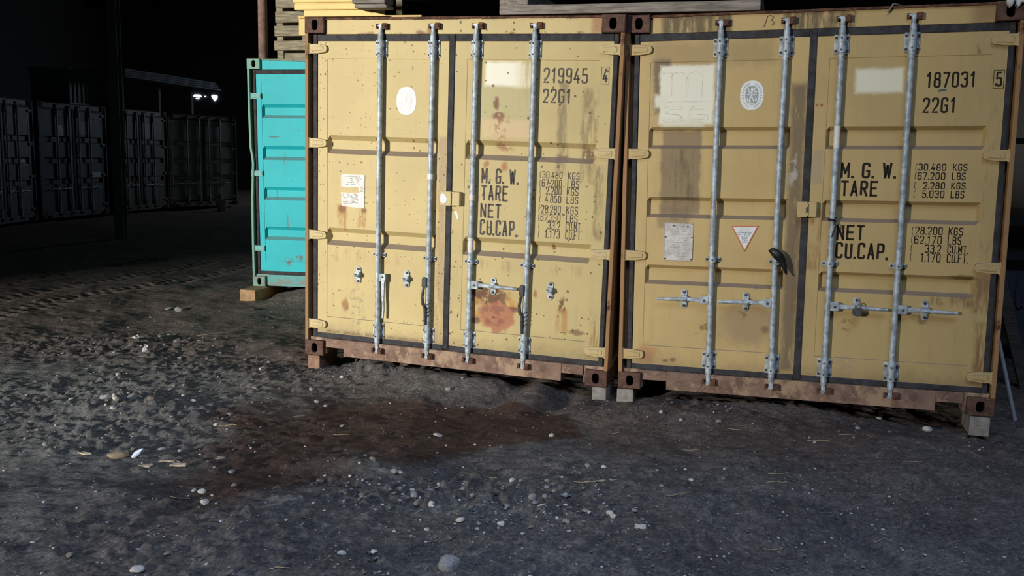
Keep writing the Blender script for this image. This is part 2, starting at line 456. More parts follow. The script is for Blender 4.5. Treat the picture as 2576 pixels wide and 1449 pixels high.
def handle(parent, x, z, kind, mat=None):
    """kind: right / left (bar lying in its keeper), down (bar hanging), bound (bar hanging, wired to the rod)"""
    mb = MB(); y = 0.004; m = mat or ZINC
    if kind in ('right', 'left'):
        s = 1 if kind == 'right' else -1
        X = lambda v: x + s*v
        mb.prism([(X(0.016), z-0.028), (X(0.066), z-0.028), (X(0.072), z-0.02), (X(0.072), z+0.022), (X(0.066), z+0.030), (X(0.016), z+0.030)], y-0.012, y+0.014)
        mb.cyl((X(0.045), y-0.016, z), (X(0.045), y-0.01, z), 0.008, n=10, mi=1)
        mb.prism([(X(0.07), z-0.013), (X(0.07), z+0.016), (X(0.17), z+0.013), (X(0.17), z-0.011)], y-0.008, y+0.010)
        mb.tube([(X(0.165), y, z), (X(0.25), y, z-0.002), (X(0.33), y-0.002, z-0.004), (X(0.37), y-0.004, z-0.005)], [0.013, 0.0135, 0.011, 0.010], 10)
    else:
        xx = x + (0.045 if kind == 'down' else -0.022)
        yy = -0.016 if kind == 'bound' else y
        if kind == 'down':
            mb.prism([(x+0.016, z-0.028), (x+0.07, z-0.028), (x+0.07, z+0.03), (x+0.016, z+0.03)], y-0.012, y+0.014)
            mb.cyl((x+0.048, y-0.016, z+0.004), (x+0.048, y-0.01, z+0.004), 0.008, n=10, mi=1)
            mb.prism([(xx-0.012, z-0.02), (xx+0.018, z-0.02), (xx+0.012, z-0.19), (xx-0.004, z-0.19)], y-0.008, y+0.01)
            mb.tube([(xx+0.006, y, z-0.18), (xx+0.008, y, z-0.25), (xx+0.004, y-0.002, z-0.315)], [0.012, 0.011, 0.009], 10)
        else:
            mb.prism([(xx-0.016, z-0.045), (xx+0.016, z-0.045), (xx+0.016, z+0.03), (xx-0.004, z+0.034), (xx-0.016, z+0.018)], yy-0.008, yy+0.008)
            mb.tube([(xx, yy, z-0.04), (xx-0.012, yy-0.004, z-0.12), (xx-0.006, yy-0.004, z-0.17), (xx+0.010, yy, z-0.20), (xx+0.012, yy, z-0.33)], [0.010, 0.012, 0.013, 0.012, 0.009], 8)
            for k in range(4):
                mb.tube([(x-0.026, 0.010, z-0.17-0.03*k), (x-0.01, -0.034, z-0.175-0.03*k), (x+0.026, 0.008, z-0.165-0.03*k)], 0.0025, 6)
    return mb.build('handle', [m, BOLT], parent, 0.003)

def keeper(parent, x, z=0.664):
    mb = MB()
    p = []
    for i in range(9): t = PI*i/8; p.append((x+0.021*math.cos(t), z+0.044+0.021*math.sin(t)))
    for i in range(9): t = PI+PI*i/8; p.append((x+0.021*math.cos(t), z-0.046+0.021*math.sin(t)))
    mb.prism(p, YD-0.006, YD+0.002)
    for k in (0.046, -0.048): mb.cyl((x, YD-0.016, z+k), (x, YD-0.004, z+k), 0.009, n=10, mi=1)
    mb.prism([(x-0.020, z-0.004), (x-0.012, z-0.022), (x+0.014, z-0.022), (x+0.022, z-0.008), (x+0.018, z+0.024), (x-0.018, z+0.024)], YD-0.03, YD-0.004)
    mb.tube([(x-0.022, YD-0.03, z+0.008), (x-0.008, YD-0.05, z-0.004), (x+0.016, YD-0.05, z-0.002), (x+0.020, YD-0.03, z+0.014)], 0.007, 8)
    return mb.build('handle_keeper', [ZINC, BOLT], parent, 0.002)

def lock_box(parent, x0, x1, z0, z1, mat, split):
    mb = MB()
    mb.box(x0, split-0.002, -0.012, YD+0.002, z0, z1)
    mb.box(split+0.002, x1, -0.006, YD+0.002, z0+0.003, z1-0.003)
    mb.box(split-0.004, split+0.004, -0.016, 0.02, z0+0.01, z1-0.012)
    return mb.build('lock_box', mat, parent, 0.006)

def ellipse(cx, cz, rx, rz, n=40, e=0.86):
    out = []
    for i in range(n):
        t = 2*PI*i/n; c, s = math.cos(t), math.sin(t)
        out.append((cx+rx*math.copysign(abs(c)**e, c), cz+rz*math.copysign(abs(s)**e, s)))
    return out
WHITE = simple('white_vinyl', (0.80,0.80,0.78), 0.5, 0.3, 0, 0.05)
PALE_GREY = simple('pale_grey_print', (0.73,0.73,0.71), 0.5, 0.3, 0, 0.04)
GREY_PRINT = simple('grey_print', (0.36,0.38,0.37), 0.5, 0.3, 0, 0.1)
def oval_emblem(parent, cx, cz, rx, rz, mats):
    mb = MB(); y = YD+0.0035
    mb.prism(ellipse(cx, cz, rx, rz), y-0.0015, y+0.001, 0)
    mb.prism(ellipse(cx, cz, rx*0.56, rz*0.66), y-0.0024, y-0.001, 1)
    n = 26                                               # ring of tiny letters round the rim
    for i in range(n):
        t = 2*PI*i/n
        if abs(math.sin(t)) > 0.985: continue
        px, pz = cx+rx*0.78*math.cos(t), cz+rz*0.82*math.sin(t)
        d = Vector((-math.sin(t), math.cos(t))); q = Vector((math.cos(t), math.sin(t)))
        for k in (-0.4, 0.4):
            a = Vector((px, pz)) + d*0.006*k - q*0.006; b = Vector((px, pz)) + d*0.006*k + q*0.006
            mb.ribbon([tuple(a), tuple(b)], 0.0028, y-0.0022, 1)
    w = 0.008; s = rz/0.1                                # standing figure with raised arm, scales and column
    P = lambda a, b: (cx+a*s, cz+b*s)
    st = [[P(0,0.030),P(-0.002,-0.005),P(-0.014,-0.03),P(-0.012,-0.05)], [P(-0.002,-0.005),P(0.010,-0.03),P(0.014,-0.046)],
          [P(0,0.026),P(0.016,0.034),P(0.020,0.052)], [P(-0.002,0.024),P(-0.018,0.016),P(-0.022,0.036),P(-0.026,0.05)],
          [P(-0.032,0.004),P(0.032,0.004)], [P(0.016,0.022),P(0.034,0.022)], [P(-0.03,-0.02),P(-0.03,-0.04),P(-0.016,-0.04)], [P(0.024,-0.01),P(0.034,-0.03),P(0.02,-0.034)], [P(-0.022,-0.058),P(0.022,-0.058)]]
    for k, q in enumerate(st): mb.ribbon(q, w*(1.2 if k == 0 else 0.75), y-0.0028, 0)
    mb.prism(ellipse(*P(0,0.040), 0.008*s, 0.010*s, 12), y-0.003, y-0.002, 0)
    return mb.build('oval_emblem', mats, parent)

def ruled_text(mb, x0, x1, z0, z1, rows, y, mi, h=0.005, fill=0.8, seed=1):
    r = random.Random(seed)
    for i in range(rows):
        z = z1 - (i+0.5)*(z1-z0)/rows
        x = x0 + r.uniform(0, 0.2)*(x1-x0); end = x1 - r.uniform(0, 0.25)*(x1-x0)
        while x < end:
            l = r.uniform(0.006, 0.022)
            if r.random() < fill: mb.add([(x,y,z),(min(x+l,end),y,z),(min(x+l,end),y,z+h),(x,y,z+h)], [(0,1,2,3)], mi)
            x += l + r.uniform(0.003, 0.007)

def body(root, wall_mat, roof_mat):
    """corrugated side walls, back wall and roof behind the door frame"""
    for side in (0, 1):
        mb = MB(); n = 44; y0, y1 = 0.16, CL-0.16
        xs = []
        for i in range(n+1):
            k = i % 4; off = 0.0 if k in (0, 1) else 0.036
            xs.append((y0+(y1-y0)*i/n, off))
        V = []
        for y, off in xs:
            x = 0.012+off if side == 0 else CW-0.012-off
            V += [(x, y, 0.14), (x, y, 2.53)]
        mb.add(V, [(2*i, 2*i+2, 2*i+3, 2*i+1) for i in range(n)])
        x0, x1 = (0.0, 0.06) if side == 0 else (CW-0.06, CW)
        mb.box(x0, x1, 0.178, CL-0.178, 0.012, 0.15); mb.box(x0, x1, 0.178, CL-0.178, 2.52, 2.585)
        mb.build('side_wall', wall_mat, root)
    mb = MB(); mb.box(0.05, CW-0.05, 0.10, CL-0.06, 2.545, 2.575)
    for i in range(14): mb.box(0.09, CW-0.09, 0.3+0.4*i, 0.5+0.4*i, 2.575, 2.583)
    mb.build('roof_panel', roof_mat, root)
    mb = MB(); mb.box(0.06, CW-0.06, CL-0.08, CL-0.04, 0.12, 2.5)
    for i in range(8): mb.box(0.14+0.28*i, 0.28+0.28*i, CL-0.04, CL-0.02, 0.2, 2.4)
    mb.build('back_wall', wall_mat, root)
    mb = MB(); mb.box(0.06, CW-0.06, 0.11, CL-0.1, 0.10, 0.15)
    mb.build('floor_panel', roof_mat, root)

def post(parent, side, mat, kink=None):
    mb = MB(); X = (lambda v: v) if side == 'left' else (lambda v: CW-v)
    a, b = X(0.0), X(0.028)
    zs = [0.118, 0.5, 1.0, 1.42, 1.50, 1.60, 2.0, 2.473]
    offs = [0]*8 if not kink else [0, 0, 0.006, 0.028, 0.020, 0.004, -0.002, 0]
    V = []
    for z, o in zip(zs, offs):
        o = o if side == 'left' else -o
        V += [(a+o, 0.006, z), (b+o, 0.006, z), (b+o, 0.09, z), (a+o, 0.16, z)]
    F = [(4*i+k, 4*i+(k+1) % 4, 4*i+4+(k+1) % 4, 4*i+4+k) for i in range(7) for k in range(4)] + [(3,2,1,0), (28,29,30,31)]
    mb.add(V, F)
    c, d = sorted((X(0.026), X(0.075)))
    mb.box(c, d, 0.088, 0.16, 0.118, 2.473)
    return mb.build('corner_post', mat, parent, 0.004)

def container(loc, rot, spec):
    root = empty('shipping_container', loc, rot)
    S = spec
    for x in (0.0, CW-0.162):
        for z in (0.0, CH-0.118):
            casting(root, x, z, S['cast'])
            casting(root, x, z, S['cast'], CL-0.178)
    post(root, 'left', S['post'], S.get('kink')); post(root, 'right', S['post'])
    # header
    mb = MB(); mb.box(0.162, CW-0.162, 0.032, 0.16, 2.468, 2.577)
    hd = mb.build('door_header', S['head'], root, 0.003)
    mb = MB()
    n = 24
    sag = S.get('sag', 0.0)
    for i in range(n):
        xa = 0.163+(CW-0.326)*i/n; xb = 0.163+(CW-0.326)*(i+1)/n
        j = random.uniform(-0.002, 0.002); s1 = sag*min(1, max(0, (xa-0.2)/0.4))
        mb.box(xa, xb, 0.018, 0.17, 2.573+j-s1, 2.588)
    mb.build('roof_rail', S['rail'], root)
    # sill with fork pockets
    mb = MB(); yb = 0.012
    f0, f1, f2, f3 = S.get('forks', (0.178, 0.335, 2.095, 2.255))
    mb.box(0.162, f0, yb+0.02, 0.16, 0.012, 0.14); mb.box(f1, f2, yb, 0.16, 0.010, 0.14); mb.box(f3, CW-0.162, yb+0.02, 0.16, 0.012, 0.14)
    mb.box(f0, f1, yb+0.004, 0.16, 0.070, 0.14); mb.box(f2, f3, yb+0.004, 0.16, 0.070, 0.14)
    mb.box(0.03, 0.162, 0.03, 0.16, 0.118, 0.142); mb.box(CW-0.162, CW-0.03, 0.03, 0.16, 0.118, 0.142)
    sl = mb.build('door_sill', S['sill'], root, 0.003)
    body(root, S['wall'], S['roof'])
    # doors
    g0, g1 = S['split']
    out = {'root': root, 'header': hd, 'sill': sl}
    for side in ('left', 'right'):
        d = S[side]
        x0, x1 = (0.094, g0) if side == 'left' else (g1, CW-0.078)
        o = door_face('door', root, x0, x1, d['px'][0], d['px'][1], 0.18, 2.418, S['pz'][0], S['pz'][1], S['recs'], S['bev'], d['mat'])
        out[side] = o
        gasket(o, side, 0.056, CW-0.044, g0, g1)
        for z in S.get('hinges', (2.362, 1.660, 0.955, 0.250)): hinge(o, side, z, d['hinge'], S.get('square_hinge', False))
        for r in d['rods']:
            x = r['x']
            rod(o, x, bow=r.get('bow', 0.0))
            bracket(o, x, 2.30, 2.425); bracket(o, x, 0.178, 0.305)
            clamp(o, x, S['clamp'])
            if r.get('handle'): handle(o, x, 0.664, r['handle'], r.get('hmat'))
            if r.get('keeper'): keeper(o, r['keeper'])
            # rusty cam keepers on header and sill
            for par, z in ((hd, 2.522), (sl, 0.09)):
                mb = MB()
                yb = 0.034 if par is hd else 0.014
                mb.box(x+0.016, x+0.052, yb-0.034, yb, z-0.022, z+0.022); mb.box(x-0.04, x-0.024, yb-0.022, yb, z-0.016, z+0.018)
                mb.box(x-0.04, x+0.052, yb-0.003, yb+0.002, z-0.018, z+0.018)
                mb.cyl((x+0.034, yb-0.040, z), (x+0.034, yb-0.03, z), 0.012, n=10)
                mb.build('cam_keeper', RUST, par, 0.004)
    return out

# ------------------------------------------------------------------ the two yellow containers
YA = (0.60, 0.470, 0.212)
YB = (0.55, 0.395, 0.168)
BROWN = (0.10, 0.065, 0.035)
def streak(x0, x1, z0, z1, seed=0.0, thr=0.5, soft=0.02, wob=0.05):
    """a vertical dirty run with ragged density"""
    def f(n):
        q = n.noise(8, 5, 0.7, (3.2, 1, 0.6))
        return n.mul(n.rect(x0, x1, z0, z1, soft, wob), n.ss(q, thr-0.12, thr+0.12))
    return f
def patch(x0, x1, z0, z1, soft=0.012, wob=0.03): return lambda n: n.rect(x0, x1, z0, z1, soft, wob)
def blot(cx, cz, rx, rz, soft=0.3, wob=0.12, thr=None, sc=20):
    def f(n):
        e = n.ell(cx, cz, rx, rz, soft, wob)
        if thr is None: return e
        return n.mul(e, n.ss(n.noise(sc, 5, 0.7), thr-0.06, thr+0.06))
    return f

A_LEFT = paint_mat('yellow_paint_pitted', YA, [
    (streak(0.262, 0.335, 1.00, 1.19, thr=0.45), (0.42, 0.17, 0.03), 0.85),
    (streak(0.445, 0.495, 1.03, 1.18, thr=0.45), (0.42, 0.17, 0.03), 0.8),
    (blot(0.30, 1.165, 0.03, 0.03, 0.5, 0.05), (0.20, 0.07, 0.02), 0.8),
    (blot(0.485, 1.165, 0.02, 0.025, 0.5, 0.05), (0.20, 0.07, 0.02), 0.8),
    (blot(0.425, 0.36, 0.05, 0.20, 0.6, 0.25, 0.52), (0.30, 0.23, 0.15), 0.75),
    (streak(0.19, 0.9, 0.76, 0.87, thr=0.58), (0.48, 0.27, 0.09), 0.6),
    (streak(1.085, 1.16, 0.18, 1.74, thr=0.42), (0.36, 0.23, 0.13), 0.6),
    (patch(1.10, 1.15, 1.40, 1.72, 0.006, 0.02), (0.46, 0.33, 0.20), 0.6),
    (blot(0.33, 0.42, 0.02, 0.05, 0.6, 0.1), (0.30, 0.13, 0.04), 0.8),
    (streak(0.175, 1.08, 0.18, 0.205, thr=0.4), (0.16, 0.10, 0.05), 0.8),
  ], pits=[(17, 0.66, 0.15, lambda n: n.ss(n.noise(1.6, 2, 0.5), 0.36, 0.6)), (30, 0.78, 0.20, lambda n: n.ss(n.noise(1.1, 2, 0.5), 0.40, 0.55)),
           (26, 0.45, 0.20, lambda n: n.rect(1.02, 1.17, 0.2, 1.75, 0.05, 0.1)), (26, 0.6, 0.16, lambda n: n.rect(0.09, 0.2, 0.2, 2.4, 0.05, 0.1))], grime=0.12, low=0.5)
A_RIGHT = paint_mat('yellow_paint_patched', tuple(q*0.95 for q in YA), [
    (patch(1.40, 1.79, 1.865, 2.115, 0.03, 0.02), (0.50, 0.44, 0.22), 0.75),
    (patch(1.42, 1.78, 1.745, 1.87, 0.02, 0.02), (0.68, 0.50, 0.28), 0.7),
    (patch(1.435, 1.70, 2.11, 2.275, 0.02, 0.025), (0.90, 0.86, 0.70), 0.97),
    (patch(1.66, 1.775, 2.10, 2.265, 0.02, 0.05), (0.82, 0.74, 0.53), 0.75),
    (streak(1.70, 1.76, 1.95, 2.27, thr=0.56), (0.30, 0.20, 0.10), 0.5),
    (blot(1.525, 1.985, 0.022, 0.04, 0.4, 0.08), (0.20, 0.07, 0.03), 0.9),
    (blot(1.535, 1.895, 0.05, 0.030, 0.4, 0.10, 0.46), (0.22, 0.09, 0.04), 0.9),
    (blot(1.565, 1.79, 0.05, 0.10, 0.6, 0.2, 0.53, 26), (0.40, 0.19, 0.09), 0.7),
    (blot(1.585, 1.68, 0.06, 0.035, 0.5, 0.1, 0.48), (0.30, 0.13, 0.05), 0.8),
    (blot(1.60, 1.545, 0.02, 0.035, 0.6, 0.05), (0.42, 0.17, 0.05), 0.9), (blot(1.46, 1.55, 0.015, 0.025, 0.6, 0.05), (0.36, 0.15, 0.05), 0.8),
    (streak(1.985, 2.055, 1.50, 2.14, thr=0.44), (0.22, 0.16, 0.08), 0.75),
    (streak(2.16, 2.265, 1.45, 2.10, thr=0.47), (0.24, 0.16, 0.08), 0.75),
    (blot(2.21, 1.64, 0.04, 0.04, 0.5, 0.1, 0.45), (0.12, 0.07, 0.03), 0.8), (blot(2.03, 1.62, 0.04, 0.03, 0.5, 0.1, 0.45), (0.16, 0.10, 0.04), 0.7),
    (streak(2.27, 2.34, 1.05, 1.58, thr=0.52), (0.20, 0.13, 0.06), 0.7),
    (blot(1.555, 0.50, 0.185, 0.15, 0.25, 0.12, 0.46, 9), (0.56, 0.27, 0.05), 0.9),
    (blot(1.52, 0.58, 0.14, 0.07, 0.3, 0.2, 0.42, 14), (0.13, 0.055, 0.035), 0.92),
    (blot(1.63, 0.56, 0.02, 0.06, 0.4, 0.08), (0.20, 0.09, 0.04), 0.8), (blot(1.70, 0.50, 0.04, 0.025, 0.4, 0.08), (0.15, 0.06, 0.035), 0.9),
    (blot(1.575, 0.43, 0.145, 0.105, 0.15, 0.20), (0.43, 0.17, 0.10), 0.85),
    (blot(1.55, 0.44, 0.11, 0.08, 0.3, 0.12, 0.52, 16), (0.26, 0.09, 0.055), 0.75),
    (blot(1.41, 0.39, 0.03, 0.03, 0.4, 0.1), (0.17, 0.07, 0.04), 0.9),
    (blot(2.075, 0.56, 0.022, 0.06, 0.5, 0.10, 0.42), (0.14, 0.06, 0.02), 0.9), (streak(2.04, 2.12, 0.36, 0.53, thr=0.46), (0.46, 0.22, 0.06), 0.7),
    (blot(1.865, 0.63, 0.016, 0.03, 0.5, 0.05), (0.34, 0.15, 0.05), 0.85), (blot(2.19, 0.37, 0.06, 0.02, 0.4, 0.06), (0.22, 0.12, 0.06), 0.8),
    (patch(1.86, 2.26, 0.20, 0.33, 0.03, 0.05), (0.50, 0.39, 0.17), 0.6),
    (streak(2.28, 2.36, 0.2, 0.55, thr=0.5), (0.28, 0.13, 0.05), 0.8), (blot(1.985, 0.98, 0.015, 0.018, 0.4, 0.04), (0.25, 0.10, 0.04), 0.9),
    (streak(1.31, 2.2, 0.78, 0.86, thr=0.6), (0.36, 0.22, 0.10), 0.6),
  ], pits=[(18, 0.80, 0.20, None), (24, 0.45, 0.22, lambda n: n.rect(1.2, 1.30, 0.2, 0.9, 0.03, 0.05)), (14, 0.75, 0.18, lambda n: n.rect(1.2, 1.32, 0.2, 2.4, 0.03, 0.05))], grime=0.2, low=0.55)
B_LEFT = paint_mat('ochre_paint_sooty', YB, [
    (patch(0.18, 1.0, 2.25, 2.42, 0.05, 0.15), (0.28, 0.20, 0.10), 0.45),
    (streak(0.19, 0.30, 1.93, 2.30, thr=0.36, wob=0.08), (0.17, 0.12, 0.075), 0.85),
    (patch(0.255, 0.525, 1.25, 1.82, 0.012, 0.05), (0.20, 0.145, 0.085), 0.75),
    (streak(0.28, 0.48, 1.2, 1.7, thr=0.55), (0.12, 0.085, 0.05), 0.7),
    (patch(0.245, 0.46, 1.15, 1.3, 0.02, 0.05), (0.22, 0.16, 0.09), 0.6),
    (patch(0.235, 0.60, 1.86, 2.255, 0.014, 0.035), (0.82, 0.79, 0.64), 0.97),
    (patch(0.20, 0.30, 1.98, 2.06, 0.016, 0.05), (0.78, 0.74, 0.6), 0.95),
    (patch(0.255, 0.54, 1.842, 1.90, 0.02, 0.03), (0.74, 0.70, 0.54), 0.85),
    (streak(1.10, 1.20, 0.2, 2.12, thr=0.33, soft=0.03), (0.15, 0.11, 0.07), 0.82),
    (blot(1.13, 1.55, 0.03, 0.11, 0.5, 0.08, 0.50), (0.50, 0.45, 0.38), 0.8),
    (blot(0.87, 0.50, 0.19, 0.15, 0.5, 0.2), (0.30, 0.20, 0.12), 0.6), (blot(1.0, 0.475, 0.025, 0.025, 0.5, 0.04), (0.20, 0.10, 0.06), 0.7),
    (blot(0.84, 0.57, 0.05, 0.03, 0.5, 0.15, 0.52), (0.15, 0.09, 0.05), 0.7), (blot(0.58, 0.46, 0.05, 0.03, 0.5, 0.15, 0.54), (0.15, 0.09, 0.05), 0.7),
    (blot(0.20, 0.25, 0.07, 0.07, 0.6, 0.1), (0.44, 0.20, 0.09), 0.75),
    (blot(0.33, 0.215, 0.02, 0.012, 0.4, 0.03), (0.2, 0.1, 0.05), 0.8), (blot(0.38, 0.225, 0.02, 0.014, 0.4, 0.03), (0.2, 0.1, 0.05), 0.8),
    (blot(0.93, 0.76, 0.012, 0.012, 0.4, 0.02), (0.25, 0.17, 0.08), 0.8),
    (streak(1.155, 1.2, 0.6, 1.25, thr=0.40), (0.20, 0.13, 0.07), 0.7),
  ], grime=0.22, low=0.5)
B_RIGHT = paint_mat('ochre_paint', tuple(q*0.93 for q in YB), [
    (patch(1.492, 1.772, 2.055, 2.207, 0.02, 0.03), (0.80, 0.76, 0.57), 0.97),
    (patch(1.252, 1.315, 1.47, 1.69, 0.008, 0.02), (0.40, 0.31, 0.20), 0.7),
    (blot(1.262, 1.98, 0.008, 0.009, 0.4, 0.01), (0.30, 0.11, 0.04), 0.9), (blot(1.29, 1.98, 0.010, 0.010, 0.4, 0.01), (0.30, 0.11, 0.04), 0.9),
    (blot(2.20, 0.885, 0.08, 0.016, 0.4, 0.05), (0.20, 0.11, 0.03), 0.85),
    (streak(2.02, 2.28, 0.70, 0.77, thr=0.50), (0.22, 0.11, 0.05), 0.8),
    (streak(2.27, 2.36, 0.66, 0.90, thr=0.44), (0.24, 0.12, 0.05), 0.8), (streak(2.30, 2.36, 0.2, 0.6, thr=0.42), (0.24, 0.11, 0.05), 0.85),
    (blot(1.87, 0.625, 0.0, 0.0, 0.5, 0.0) if False else blot(1.97, 0.60, 0.05, 0.03, 0.5, 0.12, 0.5), (0.18, 0.11, 0.05), 0.7),
    (blot(1.53, 0.27, 0.09, 0.05, 0.4, 0.08, 0.45), (0.42, 0.32, 0.20), 0.6),
    (blot(1.52, 0.54, 0.05, 0.05, 0.5, 0.15, 0.55), (0.18, 0.11, 0.05), 0.7),
    (streak(2.28, 2.36, 0.92, 2.3, thr=0.6), (0.26, 0.15, 0.07), 0.6),
    (blot(2.20, 2.30, 0.02, 0.03, 0.5, 0.06, 0.5), (0.20, 0.11, 0.05), 0.8), (streak(1.245, 1.33, 0.9, 1.3, thr=0.5), (0.34, 0.17, 0.07), 0.7),
  ], grime=0.22, low=0.55)
HINGE_A = paint_mat('yellow_hinge_paint', (0.60,0.47,0.23), [(lambda n: n.ss(n.noise(26, 4, 0.7), 0.60, 0.68), (0.24, 0.11, 0.05), 0.8)])
HINGE_B = paint_mat('ochre_hinge_paint', (0.53,0.385,0.17), [(lambda n: n.ss(n.noise(26, 4, 0.7), 0.62, 0.70), (0.24, 0.11, 0.05), 0.8)])
HEAD_A = paint_mat('yellow_header_paint', tuple(q*1.02 for q in YA), [
    (blot(1.02, 2.49, 0.035, 0.055, 0.5, 0.10), (0.26, 0.12, 0.06), 0.85), (blot(0.93, 2.475, 0.03, 0.02, 0.5, 0.05), (0.26, 0.12, 0.06), 0.8),
    (lambda n: n.mul(n.rect(0.3, 2.3, 2.46, 2.485, 0.008, 0.04), n.ss(n.noise(7, 4, 0.7), 0.54, 0.6)), (0.24, 0.11, 0.06), 0.8),
    (patch(2.20, 2.28, 2.47, 2.58, 0.02, 0.05), (0.42, 0.22, 0.10), 0.85)],
    pits=[(20, 0.74, 0.2, None)], grime=0.1)
HEAD_B = paint_mat('ochre_header_paint', YB, [
    (streak(0.24, 0.70, 2.46, 2.60, thr=0.42, wob=0.03), (0.10, 0.075, 0.04), 0.85), (streak(1.03, 1.47, 2.46, 2.60, thr=0.44, wob=0.03), (0.11, 0.08, 0.045), 0.85),
    (patch(2.15, 2.30, 2.46, 2.6, 0.05, 0.05), (0.28, 0.15, 0.07), 0.6)], grime=0.2)
SILL_A = rust_mat('rusty_sill', (0.42, 0.29, 0.19), 0.44, 1.7, (0.10,0.062,0.046), (0.165,0.105,0.077), (0.24,0.15,0.105))
SILL_B = rust_mat('rusty_ochre_sill', (0.37, 0.25, 0.15), 0.44, 1.5, (0.10,0.062,0.046), (0.165,0.105,0.077), (0.24,0.15,0.105))
POST_A = rust_mat('rusty_post', (0.36, 0.20, 0.09), 0.61, 1.0, (0.06,0.028,0.02), (0.19,0.085,0.05), (0.32,0.16,0.08))
CAST = rust_mat('rusty_casting', None, 0.5, 1.0, (0.085,0.045,0.034), (0.15,0.082,0.058), (0.22,0.12,0.08))
CAST_LOW = CAST
WALL_Y = simple('yellow_side_paint', (0.42,0.29,0.09), 0.6)
ROOF_R = rust_mat('rusty_roof')

A_SPEC = dict(cast=CAST, post=POST_A, head=HEAD_A, rail=RUST, sill=SILL_A, wall=WALL_Y, roof=ROOF_R, split=(1.157, 1.203),
    pz=(0.315, 2.288), recs=[(1.583, 1.722), (0.880, 1.016)], bev=0.036, clamp=0.835,
    left=dict(px=(0.176, 1.080), mat=A_LEFT, hinge=HINGE_A, rods=[dict(x=0.624, handle='down', keeper=0.447), dict(x=1.040, handle='bound', keeper=0.855, hmat=HANDLE_DARK)]),
    right=dict(px=(1.300, 2.268), mat=A_RIGHT, hinge=HINGE_A, rods=[dict(x=1.371, handle='right', keeper=1.547), dict(x=1.803, bow=0.006, handle='bound', keeper=1.984, hmat=HANDLE_DARK)]))
A = container((-1.63385, 7.11656, 0.11287), (0.00856416, 0.0139395, -0.301744), A_SPEC)
tag(A['root'], 'pale yellow steel shipping container with rust-pitted doors, number 219945, nearest the teal one', 'shipping container', 'yellow shipping containers')
lb = lock_box(A['left'], 1.128, 1.280, 1.238, 1.345, HINGE_A, 1.215)

B_SPEC = dict(cast=CAST, post=POST_A, head=HEAD_B, rail=RUST, sill=SILL_B, wall=WALL_Y, roof=ROOF_R, split=(1.197, 1.243),
    pz=(0.318, 2.275), recs=[(1.697, 1.843), (1.224, 1.366), (0.757, 0.892)], bev=0.024, clamp=0.947, forks=(0.175, 0.343, 2.090, 2.252),
    left=dict(px=(0.170, 1.110), mat=B_LEFT, hinge=HINGE_B, rods=[dict(x=0.632, handle='left', keeper=0.446, bow=-0.006), dict(x=1.053, handle='left', keeper=0.863, bow=-0.010)]),
    right=dict(px=(1.328, 2.273), mat=B_RIGHT, hinge=HINGE_B, rods=[dict(x=1.393, handle='right', keeper=1.573), dict(x=1.811, handle='right', keeper=1.990)]))
B = container((0.773158, 6.39586, 0.0806472), (-0.00675719, -0.0175608, -0.291606), B_SPEC)
tag(B['root'], 'ochre steel shipping container numbered 187031, with a big whitewashed square on its door', 'shipping container', 'yellow shipping containers')
lock_box(B['left'], 1.170, 1.292, 1.250, 1.355, HINGE_B, 1.236)
mb = MB(); mb.prism([(1.222,1.283),(1.240,1.283),(1.236,1.292),(1.234,1.322),(1.224,1.312),(1.226,1.292)], -0.0175, -0.012); mb.build('keyhole', BOLT, B['left'])

# lettering
LY = YD + 0.0035 - 0.0007          # paint film on the door sheet
LF = YD - 0.0006                   # paint film on the door frame
def lettering(door, rows, mat, extra=None, name='lettering'):
    mb = MB()
    for t, x0, x1, z0, z1, wd in rows: write(mb, t, x0, x1, z0, z1, LF if x0 > 2.27 else LY, wd)
    if extra: extra(mb)
    return mb.build(name, mat, door, recalc=False)
def a_extra(mb):
    mb.ribbon([(2.283,2.131),(2.336,2.131),(2.336,2.246),(2.283,2.246)], 0.004, LF, 0, True)
    for x, z0, z1 in ((1.872,1.470,1.520),(1.872,1.408,1.462),(1.876,1.355,1.412),(1.876,1.296,1.348),(1.872,1.222,1.280),(1.872,1.162,1.216),(1.876,1.106,1.166),(1.876,1.042,1.100)):
        brace(mb, x, z0, z1, LY, 0.0032)
lettering(A['right'], [
    ('219945', 1.868, 2.188, 2.133, 2.239, 0.0124), ('4', 2.291, 2.328, 2.142, 2.235, 0.012), ('22G1', 1.868, 2.074, 1.994, 2.095, 0.0124),
    ('M. G. W.', 1.428, 1.709, 1.413, 1.523, 0.0150), ('TARE', 1.430, 1.636, 1.288, 1.402, 0.0150), ('NET', 1.426, 1.588, 1.162, 1.268, 0.0150), ('CU.CAP.', 1.426, 1.712, 1.035, 1.152, 0.0150),
    ('30.480', 1.888, 2.036, 1.469, 1.519, 0.0062), ('KGS', 2.076, 2.160, 1.469, 1.519, 0.0062), ('67.200', 1.886, 2.034, 1.409, 1.463, 0.0062), ('LBS', 2.074, 2.159, 1.409, 1.463, 0.0062),
    ('2.200', 1.917, 2.034, 1.355, 1.410, 0.0062), ('KGS', 2.072, 2.157, 1.355, 1.410, 0.0062), ('4.850', 1.914, 2.034, 1.297, 1.350, 0.0062), ('LBS', 2.072, 2.158, 1.297, 1.350, 0.0062),
    ('28.280', 1.888, 2.034, 1.222, 1.279, 0.0062), ('KGS', 2.074, 2.160, 1.222, 1.279, 0.0062), ('62.350', 1.886, 2.034, 1.163, 1.219, 0.0062), ('LBS', 2.074, 2.160, 1.163, 1.219, 0.0062),
    ('33.2', 1.940, 2.034, 1.105, 1.164, 0.0062), ('CU.MT.', 2.074, 2.192, 1.105, 1.164, 0.0062), ('1.173', 1.922, 2.034, 1.043, 1.104, 0.0062), ('CU.FT.', 2.074, 2.194, 1.043, 1.104, 0.0062)], INK_A, a_extra)
